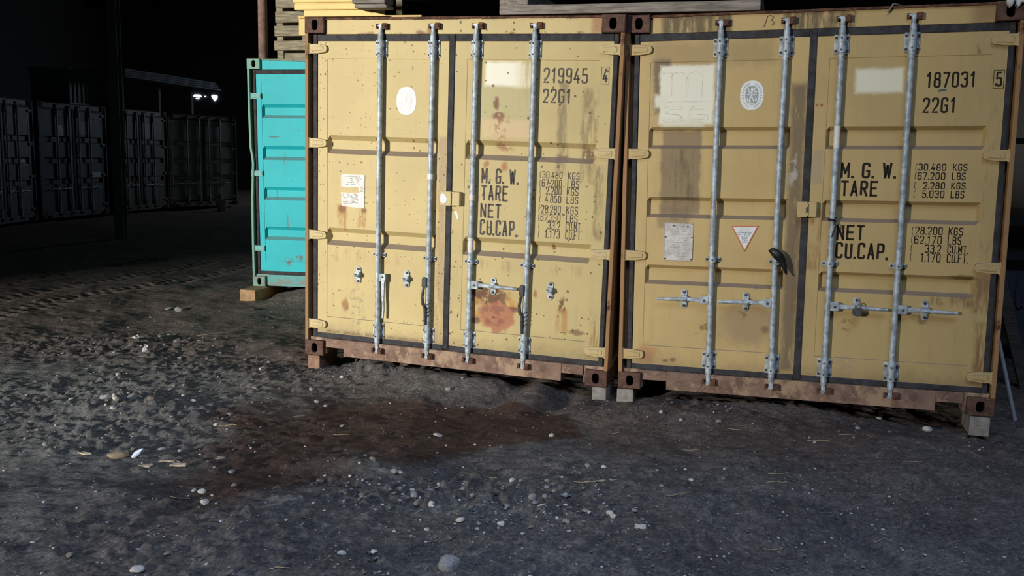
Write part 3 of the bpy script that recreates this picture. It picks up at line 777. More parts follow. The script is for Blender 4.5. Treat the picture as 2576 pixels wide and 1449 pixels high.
def b_extra(mb):
    mb.ribbon([(2.292,2.072),(2.350,2.072),(2.350,2.182),(2.292,2.182)], 0.004, LF, 0, True)
    for x, z0, z1 in ((1.882,1.562,1.608),(1.882,1.506,1.552),(1.882,1.447,1.492),(1.882,1.390,1.438),(1.886,1.156,1.206),(1.886,1.096,1.148),(1.886,1.040,1.092),(1.886,0.980,1.036)):
        brace(mb, x, z0, z1, LY, 0.0032)
lettering(B['right'], [
    ('187031', 1.908, 2.194, 2.081, 2.178, 0.0124), ('5', 2.303, 2.341, 2.082, 2.173, 0.012), ('22G1', 1.897, 2.091, 1.924, 2.021, 0.0124),
    ('M. G. W.', 1.430, 1.764, 1.509, 1.612, 0.0150), ('TARE', 1.436, 1.662, 1.392, 1.495, 0.0150), ('NET', 1.424, 1.598, 1.104, 1.206, 0.0150), ('CU.CAP.', 1.424, 1.747, 0.981, 1.091, 0.0150),
    ('30.480', 1.897, 2.060, 1.562, 1.608, 0.0062), ('KGS', 2.098, 2.183, 1.562, 1.608, 0.0062), ('67.200', 1.895, 2.058, 1.505, 1.553, 0.0062), ('LBS', 2.096, 2.176, 1.505, 1.553, 0.0062),
    ('2.280', 1.932, 2.060, 1.446, 1.491, 0.0062), ('KGS', 2.096, 2.180, 1.446, 1.491, 0.0062), ('5.030', 1.929, 2.060, 1.390, 1.438, 0.0062), ('LBS', 2.096, 2.175, 1.390, 1.438, 0.0062),
    ('28.200', 1.902, 2.066, 1.154, 1.206, 0.0062), ('KGS', 2.100, 2.185, 1.154, 1.206, 0.0062), ('62.170', 1.900, 2.064, 1.095, 1.148, 0.0062), ('LBS', 2.098, 2.178, 1.095, 1.148, 0.0062),
    ('33.2', 1.968, 2.064, 1.038, 1.092, 0.0062), ('CU.MT.', 2.100, 2.222, 1.038, 1.092, 0.0062), ('1.170', 1.944, 2.064, 0.978, 1.036, 0.0062), ('CU.FT.', 2.100, 2.224, 0.978, 1.036, 0.0062)], INK_B, b_extra)
# painted-out letters still showing through the whitewash of the ochre container
GHOST = simple('cream_ghost_lettering', (0.69,0.66,0.53), 0.6, 0.2, 0, 0.2, 30)
def ghost(mb):
    def arc(cx, cz, rx, rz, a0, a1, n=14): return [(cx+rx*math.cos(a0+(a1-a0)*i/n), cz+rz*math.sin(a0+(a1-a0)*i/n)) for i in range(n+1)]
    for cx in (0.36, 0.47): mb.ribbon(arc(cx, 2.165, 0.052, 0.045, PI, 0), 0.004, LY)
    mb.ribbon([(0.245,2.205),(0.315,2.205),(0.315,2.05)], 0.003, LY)
    for x in (0.412, 0.425, 0.520): mb.ribbon([(x,2.17),(x-0.002,2.04)], 0.003, LY)
    mb.ribbon([(0.20,2.02),(0.24,2.01),(0.33,2.012),(0.38,2.018),(0.46,2.012),(0.58,2.015)], 0.004, LY)
    write(mb, 'SG', 0.262, 0.565, 1.872, 1.985, LY, 0.0035, 0, 0.35)
    write(mb, 'SG', 0.282, 0.545, 1.892, 1.965, LY, 0.003, 0, 0.5)
lettering(B['left'], [], GHOST, ghost, 'painted_over_lettering')
TEAL_MARK = simple('teal_crayon', (0.06,0.13,0.12), 0.7)
mb = MB(); mb.ribbon([(1.984,2.060),(2.000,2.064),(2.030,2.067)], 0.012, LY); mb.build('crayon_dash', TEAL_MARK, B['right'], recalc=False)
# a scrawl low on the patched door, and a scribble on the header of the ochre container
SCRAWL = simple('brown_scrawl', (0.13,0.07,0.03), 0.7)
mb = MB(); r = random.Random(4)
for z, x0, x1 in ((0.285,2.01,2.11),(0.235,2.005,2.045),(0.228,2.055,2.10),(0.195,2.01,2.11)):
    x = x0; pts = []
    while x < x1: pts.append((x, z + r.uniform(-0.010, 0.010))); x += 0.008
    mb.ribbon(pts, 0.005, LY)
mb.ribbon([(2.07,0.36),(2.11,0.365),(2.10,0.345)], 0.004, LY)
mb.build('scrawl', SCRAWL, A['right'], recalc=False)
mb = MB()
mb.ribbon([(0.905,2.490),(0.915,2.515),(0.925,2.555),(0.945,2.560),(0.965,2.548),(0.950,2.530),(0.968,2.515),(0.962,2.497),(0.95,2.50)], 0.005, 0.030)
mb.build('scribble', SCRAWL, B['header'], recalc=False)

# stickers and plates
oval_emblem(A['left'], 0.824, 1.990, 0.079, 0.102, [WHITE, PALE_GREY])
oval_emblem(B['left'], 0.846, 2.050, 0.076, 0.096, [WHITE, GREY_PRINT])
PLATE = simple('torn_white_plate', (0.74,0.71,0.66), 0.5, 0.3, 0, 0.10, 20)
FAINT = simple('faint_grey_print', (0.38,0.35,0.32), 0.6, 0.2, 0, 0.25, 60)
mb = MB(); y = YD-0.0015                                   # plate of the pale container: middle torn out
mb.prism([(0.294,1.335),(0.292,1.418),(0.300,1.430),(0.488,1.432),(0.492,1.425),(0.491,1.345),(0.44,1.340),(0.38,1.332)], y, YD+0.004)
mb.prism([(0.492,1.345),(0.491,1.29),(0.45,1.295),(0.44,1.315),(0.445,1.340)], y, YD+0.004)
mb.prism([(0.294,1.293),(0.36,1.290),(0.44,1.294),(0.491,1.290),(0.492,1.186),(0.489,1.177),(0.40,1.183),(0.35,1.186),(0.298,1.190)], y, YD+0.004)
ruled_text(mb, 0.315, 0.475, 1.345, 1.42, 5, y-0.001, 1, 0.0055, 0.85, 3)
ruled_text(mb, 0.305, 0.36, 1.20, 1.285, 6, y-0.001, 1, 0.005, 0.8, 4)
ruled_text(mb, 0.365, 0.45, 1.20, 1.285, 9, y-0.001, 1, 0.006, 0.55, 5)
ruled_text(mb, 0.45, 0.49, 1.30, 1.335, 4, y-0.001, 1, 0.004, 0.7, 6)
mb.build('data_plate', [PLATE, FAINT], A['left'])
SILVER = simple('dull_aluminium_plate', (0.56,0.53,0.49), 0.5, 0.4, 0.1, 0.18, 16)
mb = MB()
p = [(0.305,0.928),(0.483,0.928),(0.492,0.938),(0.494,1.176),(0.486,1.186),(0.302,1.190),(0.294,1.182),(0.296,0.938)]
mb.prism(p, y-0.001, YD+0.004)
mb.ribbon([(p[i][0]*0.985+0.006, p[i][1]*0.99+0.0105) for i in range(8)], 0.003, y-0.002, 1, True)
ruled_text(mb, 0.315, 0.475, 1.10, 1.175, 4, y-0.002, 1, 0.005, 0.6, 8)
ruled_text(mb, 0.31, 0.48, 0.95, 1.09, 9, y-0.002, 1, 0.0045, 0.55, 9)
for q in ((0.305,1.09),(0.485,1.09),(0.455,1.165),(0.36,1.17),(0.305,0.94),(0.485,0.94)): mb.prism(ellipse(*q, 0.006, 0.005, 8), y-0.004, y-0.001, 2)
mb.build('data_plate', [SILVER, FAINT, BOLT], B['left'])
ORANGE = simple('orange_red_print', (0.62,0.20,0.10), 0.6, 0.2, 0, 0.15, 40)
mb = MB(); T3 = [(0.748,1.178),(0.927,1.184),(0.842,1.005)]
c3 = (sum(q[0] for q in T3)/3, sum(q[1] for q in T3)/3)
mb.prism(T3, y, YD+0.002, 1)
mb.prism([(c3[0]+(q[0]-c3[0])*0.86, c3[1]+(q[1]-c3[1])*0.86) for q in T3], y-0.001, y, 0)
ruled_text(mb, 0.788, 0.89, 1.110, 1.165, 4, y-0.002, 2, 0.006, 0.9, 2); ruled_text(mb, 0.815, 0.865, 1.06, 1.108, 4, y-0.002, 2, 0.006, 0.9, 3)
mb.build('warning_triangle', [WHITE, ORANGE, GREY_PRINT], B['left'])
# tape and flaking white paint on single rods
for dr, x, z0, z1, r_ in ((A['left'], 1.040, 1.425, 1.465, 0.0225), (A['right'], 1.371, 0.905, 1.01, 0.0208), (A['right'], 1.371, 1.285, 1.325, 0.0208), (B['right'], 1.3935, 1.70, 1.845, 0.0206)):
    mb = MB(); mb.cyl((x, 0.012, z0), (x, 0.012, z1), r_, n=18, cap=False); mb.build('white_tape', WHITE if r_ > 0.022 else PLATE, dr)
# torn white paper on the lock box and a white flake beside it
mb = MB(); mb.prism([(1.134,1.262),(1.132,1.318),(1.150,1.326),(1.172,1.318),(1.185,1.292),(1.180,1.262),(1.160,1.254)], -0.0145, -0.0115); mb.build('paper_scrap', WHITE, A['left'])
mb = MB(); mb.prism([(1.222,1.190),(1.232,1.202),(1.248,1.196),(1.252,1.176),(1.262,1.160),(1.258,1.138),(1.246,1.136),(1.244,1.158),(1.232,1.176)], YD-0.002, YD+0.002); mb.build('paper_scrap', WHITE, A['left'])

# ------------------------------------------------------------------ teal container
TEAL = (0.022, 0.55, 0.62)
def teal_scr(n): return n.ss(n.noise(13, 6, 0.75, (1.6, 1, 0.8)), 0.655, 0.685)
T_DOOR = paint_mat('teal_paint', TEAL, [(teal_scr, (0.13, 0.11, 0.09), 0.85), (blot(0.45, 0.30, 0.05, 0.05, 0.3, 0.12, 0.48), (0.16,0.13,0.10), 0.85), (blot(0.58, 0.34, 0.05, 0.03, 0.3, 0.1, 0.46), (0.16,0.13,0.10), 0.85),
    (blot(0.45, 0.75, 0.006, 0.10, 0.3, 0.02), (0.2,0.15,0.12), 0.8), (blot(0.30, 1.72, 0.07, 0.006, 0.3, 0.02), (0.10,0.08,0.07), 0.8),
    (blot(0.31, 1.06, 0.008, 0.06, 0.3, 0.02), (0.2,0.15,0.12), 0.8), (blot(0.42, 1.50, 0.008, 0.08, 0.3, 0.03), (0.16,0.14,0.12), 0.7)],
    grime=0.06, dust=(0.17, 0.24, 0.23), dust_amt=0.7)
T_PALE = paint_mat('pale_teal_paint', (0.20, 0.42, 0.34), [(lambda n: n.ss(n.noise(20, 5, 0.7), 0.62, 0.68), (0.14, 0.09, 0.06), 0.85), (lambda n: n.mul(n.m('SUBTRACT', 1.0, n.ss(n.z, 0.2, 0.5)), n.ss(n.noise(6, 4, 0.6), 0.4, 0.6)), (0.22, 0.20, 0.17), 0.8)], grime=0.3)
T_SILL = paint_mat('dusty_teal_paint', (0.12, 0.42, 0.42), [(lambda n: n.ss(n.noise(5, 5, 0.7, (1, 1, 2)), 0.47, 0.58), (0.26, 0.26, 0.22), 0.8)], grime=0.2)
T_RAIL = paint_mat('greenish_dirty_rail', (0.20, 0.24, 0.16), [(lambda n: n.ss(n.noise(8, 4, 0.6), 0.5, 0.6), (0.16, 0.11, 0.07), 0.8)])
T_HINGE = simple('pale_aqua_hinge_paint', (0.22, 0.52, 0.50), 0.6)
T_SPEC = dict(cast=T_PALE, post=T_PALE, head=T_DOOR, rail=T_RAIL, sill=T_SILL, wall=simple('teal_side_paint', (0.05,0.35,0.37)), roof=ROOF_R, split=(1.197, 1.243), kink=True, sag=0.02,
    pz=(0.30, 2.33), recs=[(1.931, 2.087), (1.461, 1.618), (1.003, 1.153), (0.545, 0.696)], bev=0.036, clamp=0.86, forks=(0.20, 0.2005, 2.095, 2.0955), hinges=(2.176, 1.306, 0.445), square_hinge=True,
    left=dict(px=(0.158, 1.110), mat=T_DOOR, hinge=T_HINGE, rods=[dict(x=0.76), dict(x=1.06)]),
    right=dict(px=(1.328, 2.273), mat=T_DOOR, hinge=T_HINGE, rods=[dict(x=1.393, handle='right', keeper=1.573), dict(x=1.811, handle='right', keeper=1.990)]))
T = container((-3.02427, 10.56382, 0.133307), (0.00430562, -0.00963348, -0.167075), T_SPEC)
T['root'].scale = (0.962, 1, 1)
tag(T['root'], 'teal steel shipping container half hidden behind the pale yellow one', 'shipping container')

# ------------------------------------------------------------------ the earth floor
def axis(lo, hi, c0, c1, step):
    core = list(np.arange(c0, c1 + step/2, step)); a = []; b = []
    p, s = c0, step
    while p > lo: s *= 1.09; p -= s; a.append(p)
    p, s = c1, step
    while p < hi: s *= 1.09; p += s; b.append(p)
    return np.array(a[::-1] + core + b)
GX = axis(-34, 26, -6.9, 4.5, 0.0155)
GY = axis(-26, 42, 2.6, 14.5, 0.0165)
XX, YY = np.meshgrid(GX, GY)
def vnoise(x, y, seed):
    r = np.random.default_rng(seed); T = r.random((256, 256))
    xi = np.floor(x).astype(int); yi = np.floor(y).astype(int); fx = x-xi; fy = y-yi
    fx = fx*fx*fx*(fx*(fx*6-15)+10); fy = fy*fy*fy*(fy*(fy*6-15)+10)
    a = T[yi % 256, xi % 256]; b = T[yi % 256, (xi+1) % 256]; c = T[(yi+1) % 256, xi % 256]; d = T[(yi+1) % 256, (xi+1) % 256]
    return (a*(1-fx)+b*fx)*(1-fy) + (c*(1-fx)+d*fx)*fy - 0.5
def fbm(x, y, f, seed, oct=4, g=0.5):
    s = 0; a = 1.0
    for k in range(oct): s = s + a*vnoise(x*f+17.3*k, y*f+5.1*k, seed+k); f *= 2.03; a *= g
    return s
def G(x, y, sx, sy, ang=0.0):
    c, s = math.cos(ang), math.sin(ang); u = (XX-x)*c + (YY-y)*s; v = -(XX-x)*s + (YY-y)*c
    return np.exp(-(u/sx)**2 - (v/sy)**2)
near = np.clip((15.5-YY)/3, 0.15, 1) * np.clip((XX+9)/2, 0.15, 1)
Hh = fbm(XX, YY, 0.55, 1, 3)*0.075 + (fbm(XX, YY, 2.6, 9, 4)*0.034 + fbm(XX*1.0, YY*1.7, 9.0, 21, 3)*0.012)*near
rough = np.clip(0.32 + 1.3*fbm(XX, YY, 0.8, 40, 3), 0.08, 1.2)
zones = [(-3.5,7.7,0.9,0.5,1.3),(-2.9,6.1,0.8,0.5,1.2),(-2.4,5.5,0.7,0.5,1.0),(-1.1,7.2,0.4,0.25,1.2),(-2.0,7.0,0.8,0.4,0.8),(-0.25,4.5,0.6,0.25,1.1),(0.1,4.2,0.5,0.25,0.9),(1.2,6.15,0.8,0.2,0.9),(-1.0,3.7,1.2,0.5,0.6),(1.6,4.3,0.6,0.4,0.7),(0.5,3.6,1.0,0.3,0.5)]
for x, y, sx, sy, a in zones: rough += 1.5*a*G(x, y, sx, sy)
smooth = np.clip(1 - 0.7*G(0.2, 5.6, 0.5, 0.35) - 0.6*G(1.5, 3.9, 0.6, 0.2) - 0.85*np.clip((YY-8.55)/0.7, 0, 1), 0.1, 1)
Hh -= 0.6*fbm(XX*1.0, YY*1.7, 9.0, 21, 3)*0.012*near*np.clip((YY-8.55)/0.7, 0, 1)
Hh += np.abs(fbm(XX, YY, 15, 60, 3))*0.013*rough*smooth*near
Hh += np.abs(fbm(XX, YY, 34, 80, 2))*0.006*rough*smooth*near
# lift towards the containers
def loc2w(loc, yaw, x, y): return (loc[0]+math.cos(yaw)*x-math.sin(yaw)*y, loc[1]+math.sin(yaw)*x+math.cos(yaw)*y)
PA, PB, PT = (-1.634, 7.117, -0.3017), (0.773, 6.396, -0.2916), (-3.024, 10.564, -0.167)
def heap(P, x, y, sx, sy, amp, da=0.0):
    w = loc2w(P, P[2], x, y); return amp*G(w[0], w[1], sx, sy, P[2]+da)
Hh += heap(PA, 1.0, 0.10, 0.60, 0.22, 0.075) + heap(PA, 0.55, 0.05, 0.18, 0.22, 0.05) + heap(PA, 1.55, 0.05, 0.25, 0.2, 0.05)
Hh += heap(PA, 1.93, -0.10, 0.13, 0.42, 0.075, -0.15) - heap(PA, 1.72, -0.12, 0.08, 0.35, 0.05, -0.2) - heap(PA, 2.13, -0.12, 0.08, 0.32, 0.05, -0.15)
Hh += heap(PB, 1.15, 0.12, 0.7, 0.2, 0.045) + heap(PB, 0.3, -0.35, 0.4, 0.16, 0.045) + heap(PA, 2.7, -0.3, 0.35, 0.14, 0.04)
Hh += heap(PT, 0.75, 0.0, 0.40, 0.30, 0.12) + heap(PT, 1.5, 0.0, 0.5, 0.3, 0.10)
# mounds and a furrow in front
Hh += 0.07*G(-0.75, 4.75, 0.30, 0.13, -0.5) + 0.05*G(-3.2, 7.9, 0.9, 0.2, 0.25) + 0.05*G(-2.45, 5.9, 0.5, 0.2) + 0.04*G(-1.6, 7.7, 0.5, 0.3)
Hh -= 0.05*G(1.66, 4.1, 0.05, 0.45, 0.25) + 0.04*G(-0.25, 4.78, 0.30, 0.06, -0.6) + 0.03*G(1.3, 4.55, 0.5, 0.08, -0.4)
# tyre tracks with lug prints
def track(pts, wd, depth, pitch, seed):
    global Hh
    r = random.Random(seed); P = [Vector(p) for p in pts]; d = 0.0; L = []
    for a, b in zip(P, P[1:]):
        n = (b-a).length; u = (b-a)/n
        while d < n: L.append((a+u*d, u)); d += pitch
        d -= n
    for k, (p, u) in enumerate(L):
        v = Vector((-u.y, u.x)); ang0 = math.atan2(u.y, u.x)
        for s in (-1, 1):
            q = p + v*(s*wd*0.30) + u*(pitch*0.5 if s > 0 else 0)
            x0, x1 = np.searchsorted(GX, q.x-0.35), np.searchsorted(GX, q.x+0.35); y0, y1 = np.searchsorted(GY, q.y-0.35), np.searchsorted(GY, q.y+0.35)
            sx, sy = XX[y0:y1, x0:x1]-q.x, YY[y0:y1, x0:x1]-q.y
            a = ang0 + PI/2 - s*0.5; c, si = math.cos(a), math.sin(a)
            e = np.exp(-((sx*c+sy*si)/(wd*0.20))**4 - ((-sx*si+sy*c)/(pitch*0.27))**4)
            Hh[y0:y1, x0:x1] -= depth*r.uniform(0.6, 1.1)*e
track([(-5.35,8.4),(-5.18,9.12),(-4.95,10.35),(-4.45,11.42),(-3.94,13.66)], 0.30, 0.060, 0.15, 1)
track([(-5.75,9.0),(-5.62,9.9),(-5.40,11.0),(-4.95,12.4),(-4.55,14.0)], 0.30, 0.055, 0.15, 2)
track([(-6.7,9.9),(-6.25,11.3),(-6.0,12.6),(-5.5,14.2)], 0.30, 0.055, 0.16, 3)
# clods of earth and bedded grit
CL_R = np.random.default_rng(5)
def stamp(x, y, R, hgt):
    x0, x1 = np.searchsorted(GX, x-R), np.searchsorted(GX, x+R); y0, y1 = np.searchsorted(GY, y-R), np.searchsorted(GY, y+R)
    if x1-x0 < 2 or y1-y0 < 2: return
    q = 1 - (((XX[y0:y1, x0:x1]-x)/R)**2 + ((YY[y0:y1, x0:x1]-y)/R)**2)
    Hh[y0:y1, x0:x1] += hgt*np.sqrt(np.clip(q, 0, 1))
n = 0
while n < 9000:
    y = 2.6 + 11.0*CL_R.random()**1.7; x = -6.5 + 10.8*CL_R.random()
    i, j = np.searchsorted(GX, x), np.searchsorted(GY, y)
    if CL_R.random() > rough[j, i]*smooth[j, i]*0.75: n += 0.3; continue
    R = 0.016 + 0.026*CL_R.random()**3; stamp(x, y, R, R*(0.25+0.3*CL_R.random())); n += 1
for zx, zy, zsx, zsy, q in zones[:3] + zones[3:6]:
    for _ in range(240):
        R = 0.017 + 0.018*CL_R.random()**2; stamp(CL_R.normal(zx, zsx*0.6), CL_R.normal(zy, zsy*0.6), R, R*(0.3+0.4*CL_R.random()))
Hh -= 0.012
def gz(x, y):
    i = int(np.clip(np.searchsorted(GX, x)-1, 0, len(GX)-2)); j = int(np.clip(np.searchsorted(GY, y)-1, 0, len(GY)-2))
    fx = (x-GX[i])/(GX[i+1]-GX[i]); fy = (y-GY[j])/(GY[j+1]-GY[j])
    return float((Hh[j,i]*(1-fx)+Hh[j,i+1]*fx)*(1-fy) + (Hh[j+1,i]*(1-fx)+Hh[j+1,i+1]*fx)*fy)
# keep the earth below container floors and the blocks that carry them
def cap(P, x0, x1, y0, y1, zmax):
    c, s = math.cos(P[2]), math.sin(P[2]); u = (XX-P[0])*c + (YY-P[1])*s; v = -(XX-P[0])*s + (YY-P[1])*c
    m = (u > x0) & (u < x1) & (v > y0) & (v < y1); Hh[m] = np.minimum(Hh[m], zmax)
cap(PA, -0.02, 2.46, 0.0, 6.2, 0.085); cap(PB, -0.02, 2.46, 0.0, 6.2, 0.075); cap(PT, -0.02, 2.46, 0.0, 6.2, 0.13)
cap(PA, -0.1, 0.34, -0.1, 0.5, 0.005); cap(PA, 2.05, 2.5, -0.1, 0.5, 0.0); cap(PB, -0.06, 0.34, -0.1, 0.5, 0.0); cap(PB, 2.1, 2.5, -0.1, 0.5, 0.015); cap(PT, -0.1, 0.30, -0.45, 0.5, 0.01)
# darker, reddish brown ground in front of the pale container
def poly_sdf(poly):
    d = np.full(XX.shape, 1e9); inside = np.zeros(XX.shape, bool); n = len(poly)
    for i in range(n):
        ax, ay = poly[i]; bx, by = poly[(i+1) % n]
        ex, ey = bx-ax, by-ay; wx, wy = XX-ax, YY-ay
        t = np.clip((wx*ex+wy*ey)/(ex*ex+ey*ey), 0, 1); d = np.minimum(d, (wx-ex*t)**2+(wy-ey*t)**2)
        c = ((ay > YY) != (by > YY)) & (XX < (bx-ax)*(YY-ay)/((by-ay) if abs(by-ay) > 1e-9 else 1e-9) + ax)
        inside ^= c
    d = np.sqrt(d); return np.where(inside, -d, d)
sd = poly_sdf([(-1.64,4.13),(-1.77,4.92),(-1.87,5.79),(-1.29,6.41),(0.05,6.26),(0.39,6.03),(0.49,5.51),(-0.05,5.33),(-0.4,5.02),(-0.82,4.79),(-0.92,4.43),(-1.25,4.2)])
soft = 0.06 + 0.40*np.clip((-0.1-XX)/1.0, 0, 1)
russet = np.clip(0.5 - (sd + 0.5*fbm(XX, YY, 2.2, 90, 4)*soft*2)/soft, 0, 1)
russet = np.maximum(russet, 0.55*np.clip(0.5 - (poly_sdf([(0.8,6.0),(2.2,5.8),(2.4,5.1),(1.9,4.9),(0.9,5.2)]) + 0.8*fbm(XX, YY, 1.6, 95, 4))/0.9, 0, 1))
pale = np.clip(G(-3.0,6.2,1.1,0.9)*0.9 + G(-2.3,5.0,0.9,0.5)*0.7 + G(-0.75,4.75,0.25,0.12,-0.5)*0.7 + G(-1.05,7.2,0.35,0.2)*0.5 + G(-1.08,4.2,0.14,0.13)*1.1 + G(-0.25,4.27,0.35,0.12)*0.9 + heap(PA, 1.0, -0.2, 0.8, 0.25, 0.45) + G(0.35,5.05,0.5,0.2)*0.4 + G(-3.9,6.6,0.9,0.9)*0.5 + 0.6*fbm(XX, YY, 1.1, 33, 3), 0, 1)

ny, nx = XX.shape
me = bpy.data.meshes.new('floor')
me.vertices.add(nx*ny); me.vertices.foreach_set('co', np.stack([XX, YY, Hh], -1).astype(np.float32).ravel())
idx = (np.arange(ny-1)[:, None]*nx + np.arange(nx-1)[None, :]).ravel()
quads = np.stack([idx, idx+1, idx+nx+1, idx+nx], -1).astype(np.int32)
me.loops.add(quads.size); me.loops.foreach_set('vertex_index', quads.ravel())
me.polygons.add(len(quads)); me.polygons.foreach_set('loop_start', np.arange(0, quads.size, 4, dtype=np.int32))
me.polygons.foreach_set('use_smooth', np.ones(len(quads), bool))
brown = np.clip(0.15 + np.clip((YY+0.3*XX-5.3)/1.6, 0, 1) - G(-3.0,6.2,1.2,1.0)*0.8 + 0.5*fbm(XX, YY, 1.3, 70, 3), 0, 1)
for nm, arr in (('russet', russet), ('pale', pale), ('brown', brown)):
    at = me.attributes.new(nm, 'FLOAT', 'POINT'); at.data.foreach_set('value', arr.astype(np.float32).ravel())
me.update(calc_edges=True); me.validate()
n = NT('bare_earth', 0.9, 0.15)
def attr(nm):
    a = n.t.nodes.new('ShaderNodeAttribute'); a.attribute_name = nm; return a.outputs['Fac']
f1 = n.noise(2.0, 6, 0.65); f2 = n.noise(28, 5, 0.7); f3 = n.noise(110, 3, 0.7)
c = n.mix(n.ss(f1, 0.35, 0.65), (0.078,0.076,0.077), (0.118,0.114,0.110))
c = n.mix(n.m('MULTIPLY', attr('brown'), 0.8), c, n.mix(n.ss(f1, 0.35, 0.65), (0.092,0.070,0.057), (0.152,0.116,0.094)))
c = n.mix(n.m('MULTIPLY', attr('pale'), 0.75), c, (0.175,0.178,0.165))
c = n.mix(n.m('MULTIPLY', n.ss(f2, 0.48, 0.70), 0.5), c, (0.185,0.175,0.165))
c = n.mix(n.m('MULTIPLY', n.ss(f2, 0.30, 0.48), 0.0), c, (0.05,0.045,0.04))
c = n.mix(n.m('MULTIPLY', n.ss(f3, 0.55, 0.75), 0.35), c, (0.24,0.23,0.22))
vn = n.t.nodes.new('ShaderNodeTexVoronoi'); vn.inputs['Scale'].default_value = 38; n.lk(n.P, vn.inputs['Vector'])
vs = n.t.nodes.new('ShaderNodeSeparateColor'); n.lk(vn.outputs['Color'], vs.inputs[0])
fleck = n.mul(n.ss(vs.outputs[0], 0.982, 0.988), n.m('SUBTRACT', 1.0, n.ss(vn.outputs['Distance'], 0.16, 0.28)))
c = n.mix(n.m('MULTIPLY', attr('russet'), 0.88), c, n.mix(n.ss(f1, 0.35, 0.6), (0.040,0.021,0.016), (0.066,0.038,0.028)))
c = n.mix(n.m('MULTIPLY', fleck, 0.8), c, (0.42,0.42,0.42))
n.put(n.p.inputs['Roughness'], n.m('MULTIPLY_ADD', attr('russet'), -0.25, 0.92))
f6 = n.noise(8, 10, 0.82, (1, 1.7, 1))
inv = n.m('SUBTRACT', 1.0, n.m('MULTIPLY', attr('russet'), 0.75))
c = n.mix(n.mul(n.ss(f6, 0.53, 0.66), inv, 0.50), c, (0.235,0.225,0.205))
c = n.mix(n.mul(n.m('SUBTRACT', 1.0, n.ss(f6, 0.36, 0.46)), 0.55), c, (0.045,0.042,0.042))
f4 = n.noise(13, 8, 0.78); f5 = n.noise(48, 5, 0.75)
c = n.mix(1.0, c, n.mix(n.ss(f5, 0.30, 0.70), (0.72,0.72,0.72), (1.95,1.95,1.95)), 'MULTIPLY')
c = n.mix(1.0, c, n.mix(n.ss(f4, 0.32, 0.66), (0.95,0.95,0.95), (1.55,1.55,1.55)), 'MULTIPLY')
n.bump(n.m('ADD', n.m('MULTIPLY', f5, 0.45), f4), 0.9, 0.06)
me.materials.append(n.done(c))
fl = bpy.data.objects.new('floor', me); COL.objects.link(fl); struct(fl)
fl['label'] = 'rutted bare earth floor with loose grit and a dark reddish patch'

# ------------------------------------------------------------------ stones, chips, straw, scraps
STONE_G = simple('grey_stone', (0.27,0.26,0.25), 0.85, 0.2, 0, 0.3, 14, None, 0.4)
STONE_P = simple('pale_stone', (0.52,0.49,0.44), 0.85, 0.2, 0, 0.2, 14, None, 0.3)
STONE_B = simple('brown_stone', (0.20,0.17,0.145), 0.9, 0.2, 0, 0.3, 14, None, 0.4)
def rock_mesh(name, seed, flat, mat, sub=3):
    bm = bmesh.new(); bmesh.ops.create_icosphere(bm, subdivisions=sub, radius=0.5)
    r = random.Random(seed); planes = [(Vector((r.gauss(0,1), r.gauss(0,1), r.gauss(0,1))).normalized(), r.uniform(0.30, 0.44)) for _ in range(9)]
    for v in bm.verts:
        for nrm, d in planes:
            k = v.co.dot(nrm) - d
            if k > 0: v.co -= nrm*k*0.85
        v.co *= 1 + r.uniform(-0.025, 0.025); v.co.z *= flat
    for f in bm.faces: f.smooth = True
    m = bpy.data.meshes.new(name); bm.to_mesh(m); bm.free(); m.materials.append(mat); return m
ROCKS = [rock_mesh('stone', s, fl_, mt) for s, fl_, mt in ((1,0.7,STONE_G),(2,0.55,STONE_G),(3,0.75,STONE_B),(4,0.6,STONE_P),(5,0.8,STONE_P),(6,0.62,STONE_B))]
STONE_PROTO = bpy.data.objects.new('stone', ROCKS[0])
def stone(x, y, size, mesh, label, group=None, name='stone', squash=1.0):
    o = STONE_PROTO.copy(); o.data = mesh; o.name = name; COL.objects.link(o)
    r = random.random
    o.scale = (size*(0.9+0.2*r()), size*(0.8+0.3*r()), size*(0.8+0.3*r())*squash)
    o.rotation_euler = (r()*0.4-0.2, r()*0.4-0.2, r()*6.28)
    o.location = (x, y, gz(x, y) + size*0.16*squash)
    return tag(o, label, 'stone', group)
stone(-0.23, 3.55, 0.100, ROCKS[0], 'large grey rock alone at the very front, the biggest stone in view')
stone(2.76, 5.85, 0.070, ROCKS[4], 'pale round stone before the right corner of the ochre container')
stone(-0.44, 5.51, 0.066, ROCKS[3], 'pale flat angular stone in the middle of the dark reddish patch', squash=0.6)
stone(0.27, 5.53, 0.042, ROCKS[4], 'pale pointed stone at the right end of the dark reddish patch')
stone(-1.52, 4.36, 0.040, ROCKS[4], 'pale round pebble, larger of a pair on the left edge of the dark reddish patch')
stone(-1.57, 4.39, 0.027, ROCKS[4], 'pale round pebble, smaller of a pair on the left edge of the dark reddish patch')
stone(0.13, 4.47, 0.048, ROCKS[0], 'grey oval stone to the right of the gravelly mound')
stone(-0.47, 4.43, 0.060, ROCKS[1], 'grey stone on the gravelly mound, leftmost of three', squash=0.9)
stone(-0.40, 4.50, 0.056, ROCKS[0], 'grey stone on the gravelly mound, farthest of three')
stone(-0.44, 4.34, 0.056, ROCKS[2], 'brownish stone on the gravelly mound, nearest of three')
stone(-0.74, 4.80, 0.045, ROCKS[3], 'pale stone at the tip of the tan mound of earth')
stone(-3.61, 9.79, 0.10, ROCKS[0], 'grey stone beyond the rubble, right one of two before the tyre tracks')
stone(-3.75, 9.87, 0.12, ROCKS[1], 'flat grey stone beyond the rubble, left one of two before the tyre tracks', squash=0.6)
stone(-2.70, 5.95, 0.085, ROCKS[3], 'pale tan rock in the rubble, left one of two side by side', squash=0.8)
stone(-2.54, 5.99, 0.080, ROCKS[0], 'grey rock in the rubble, right one of two side by side', squash=0.8)
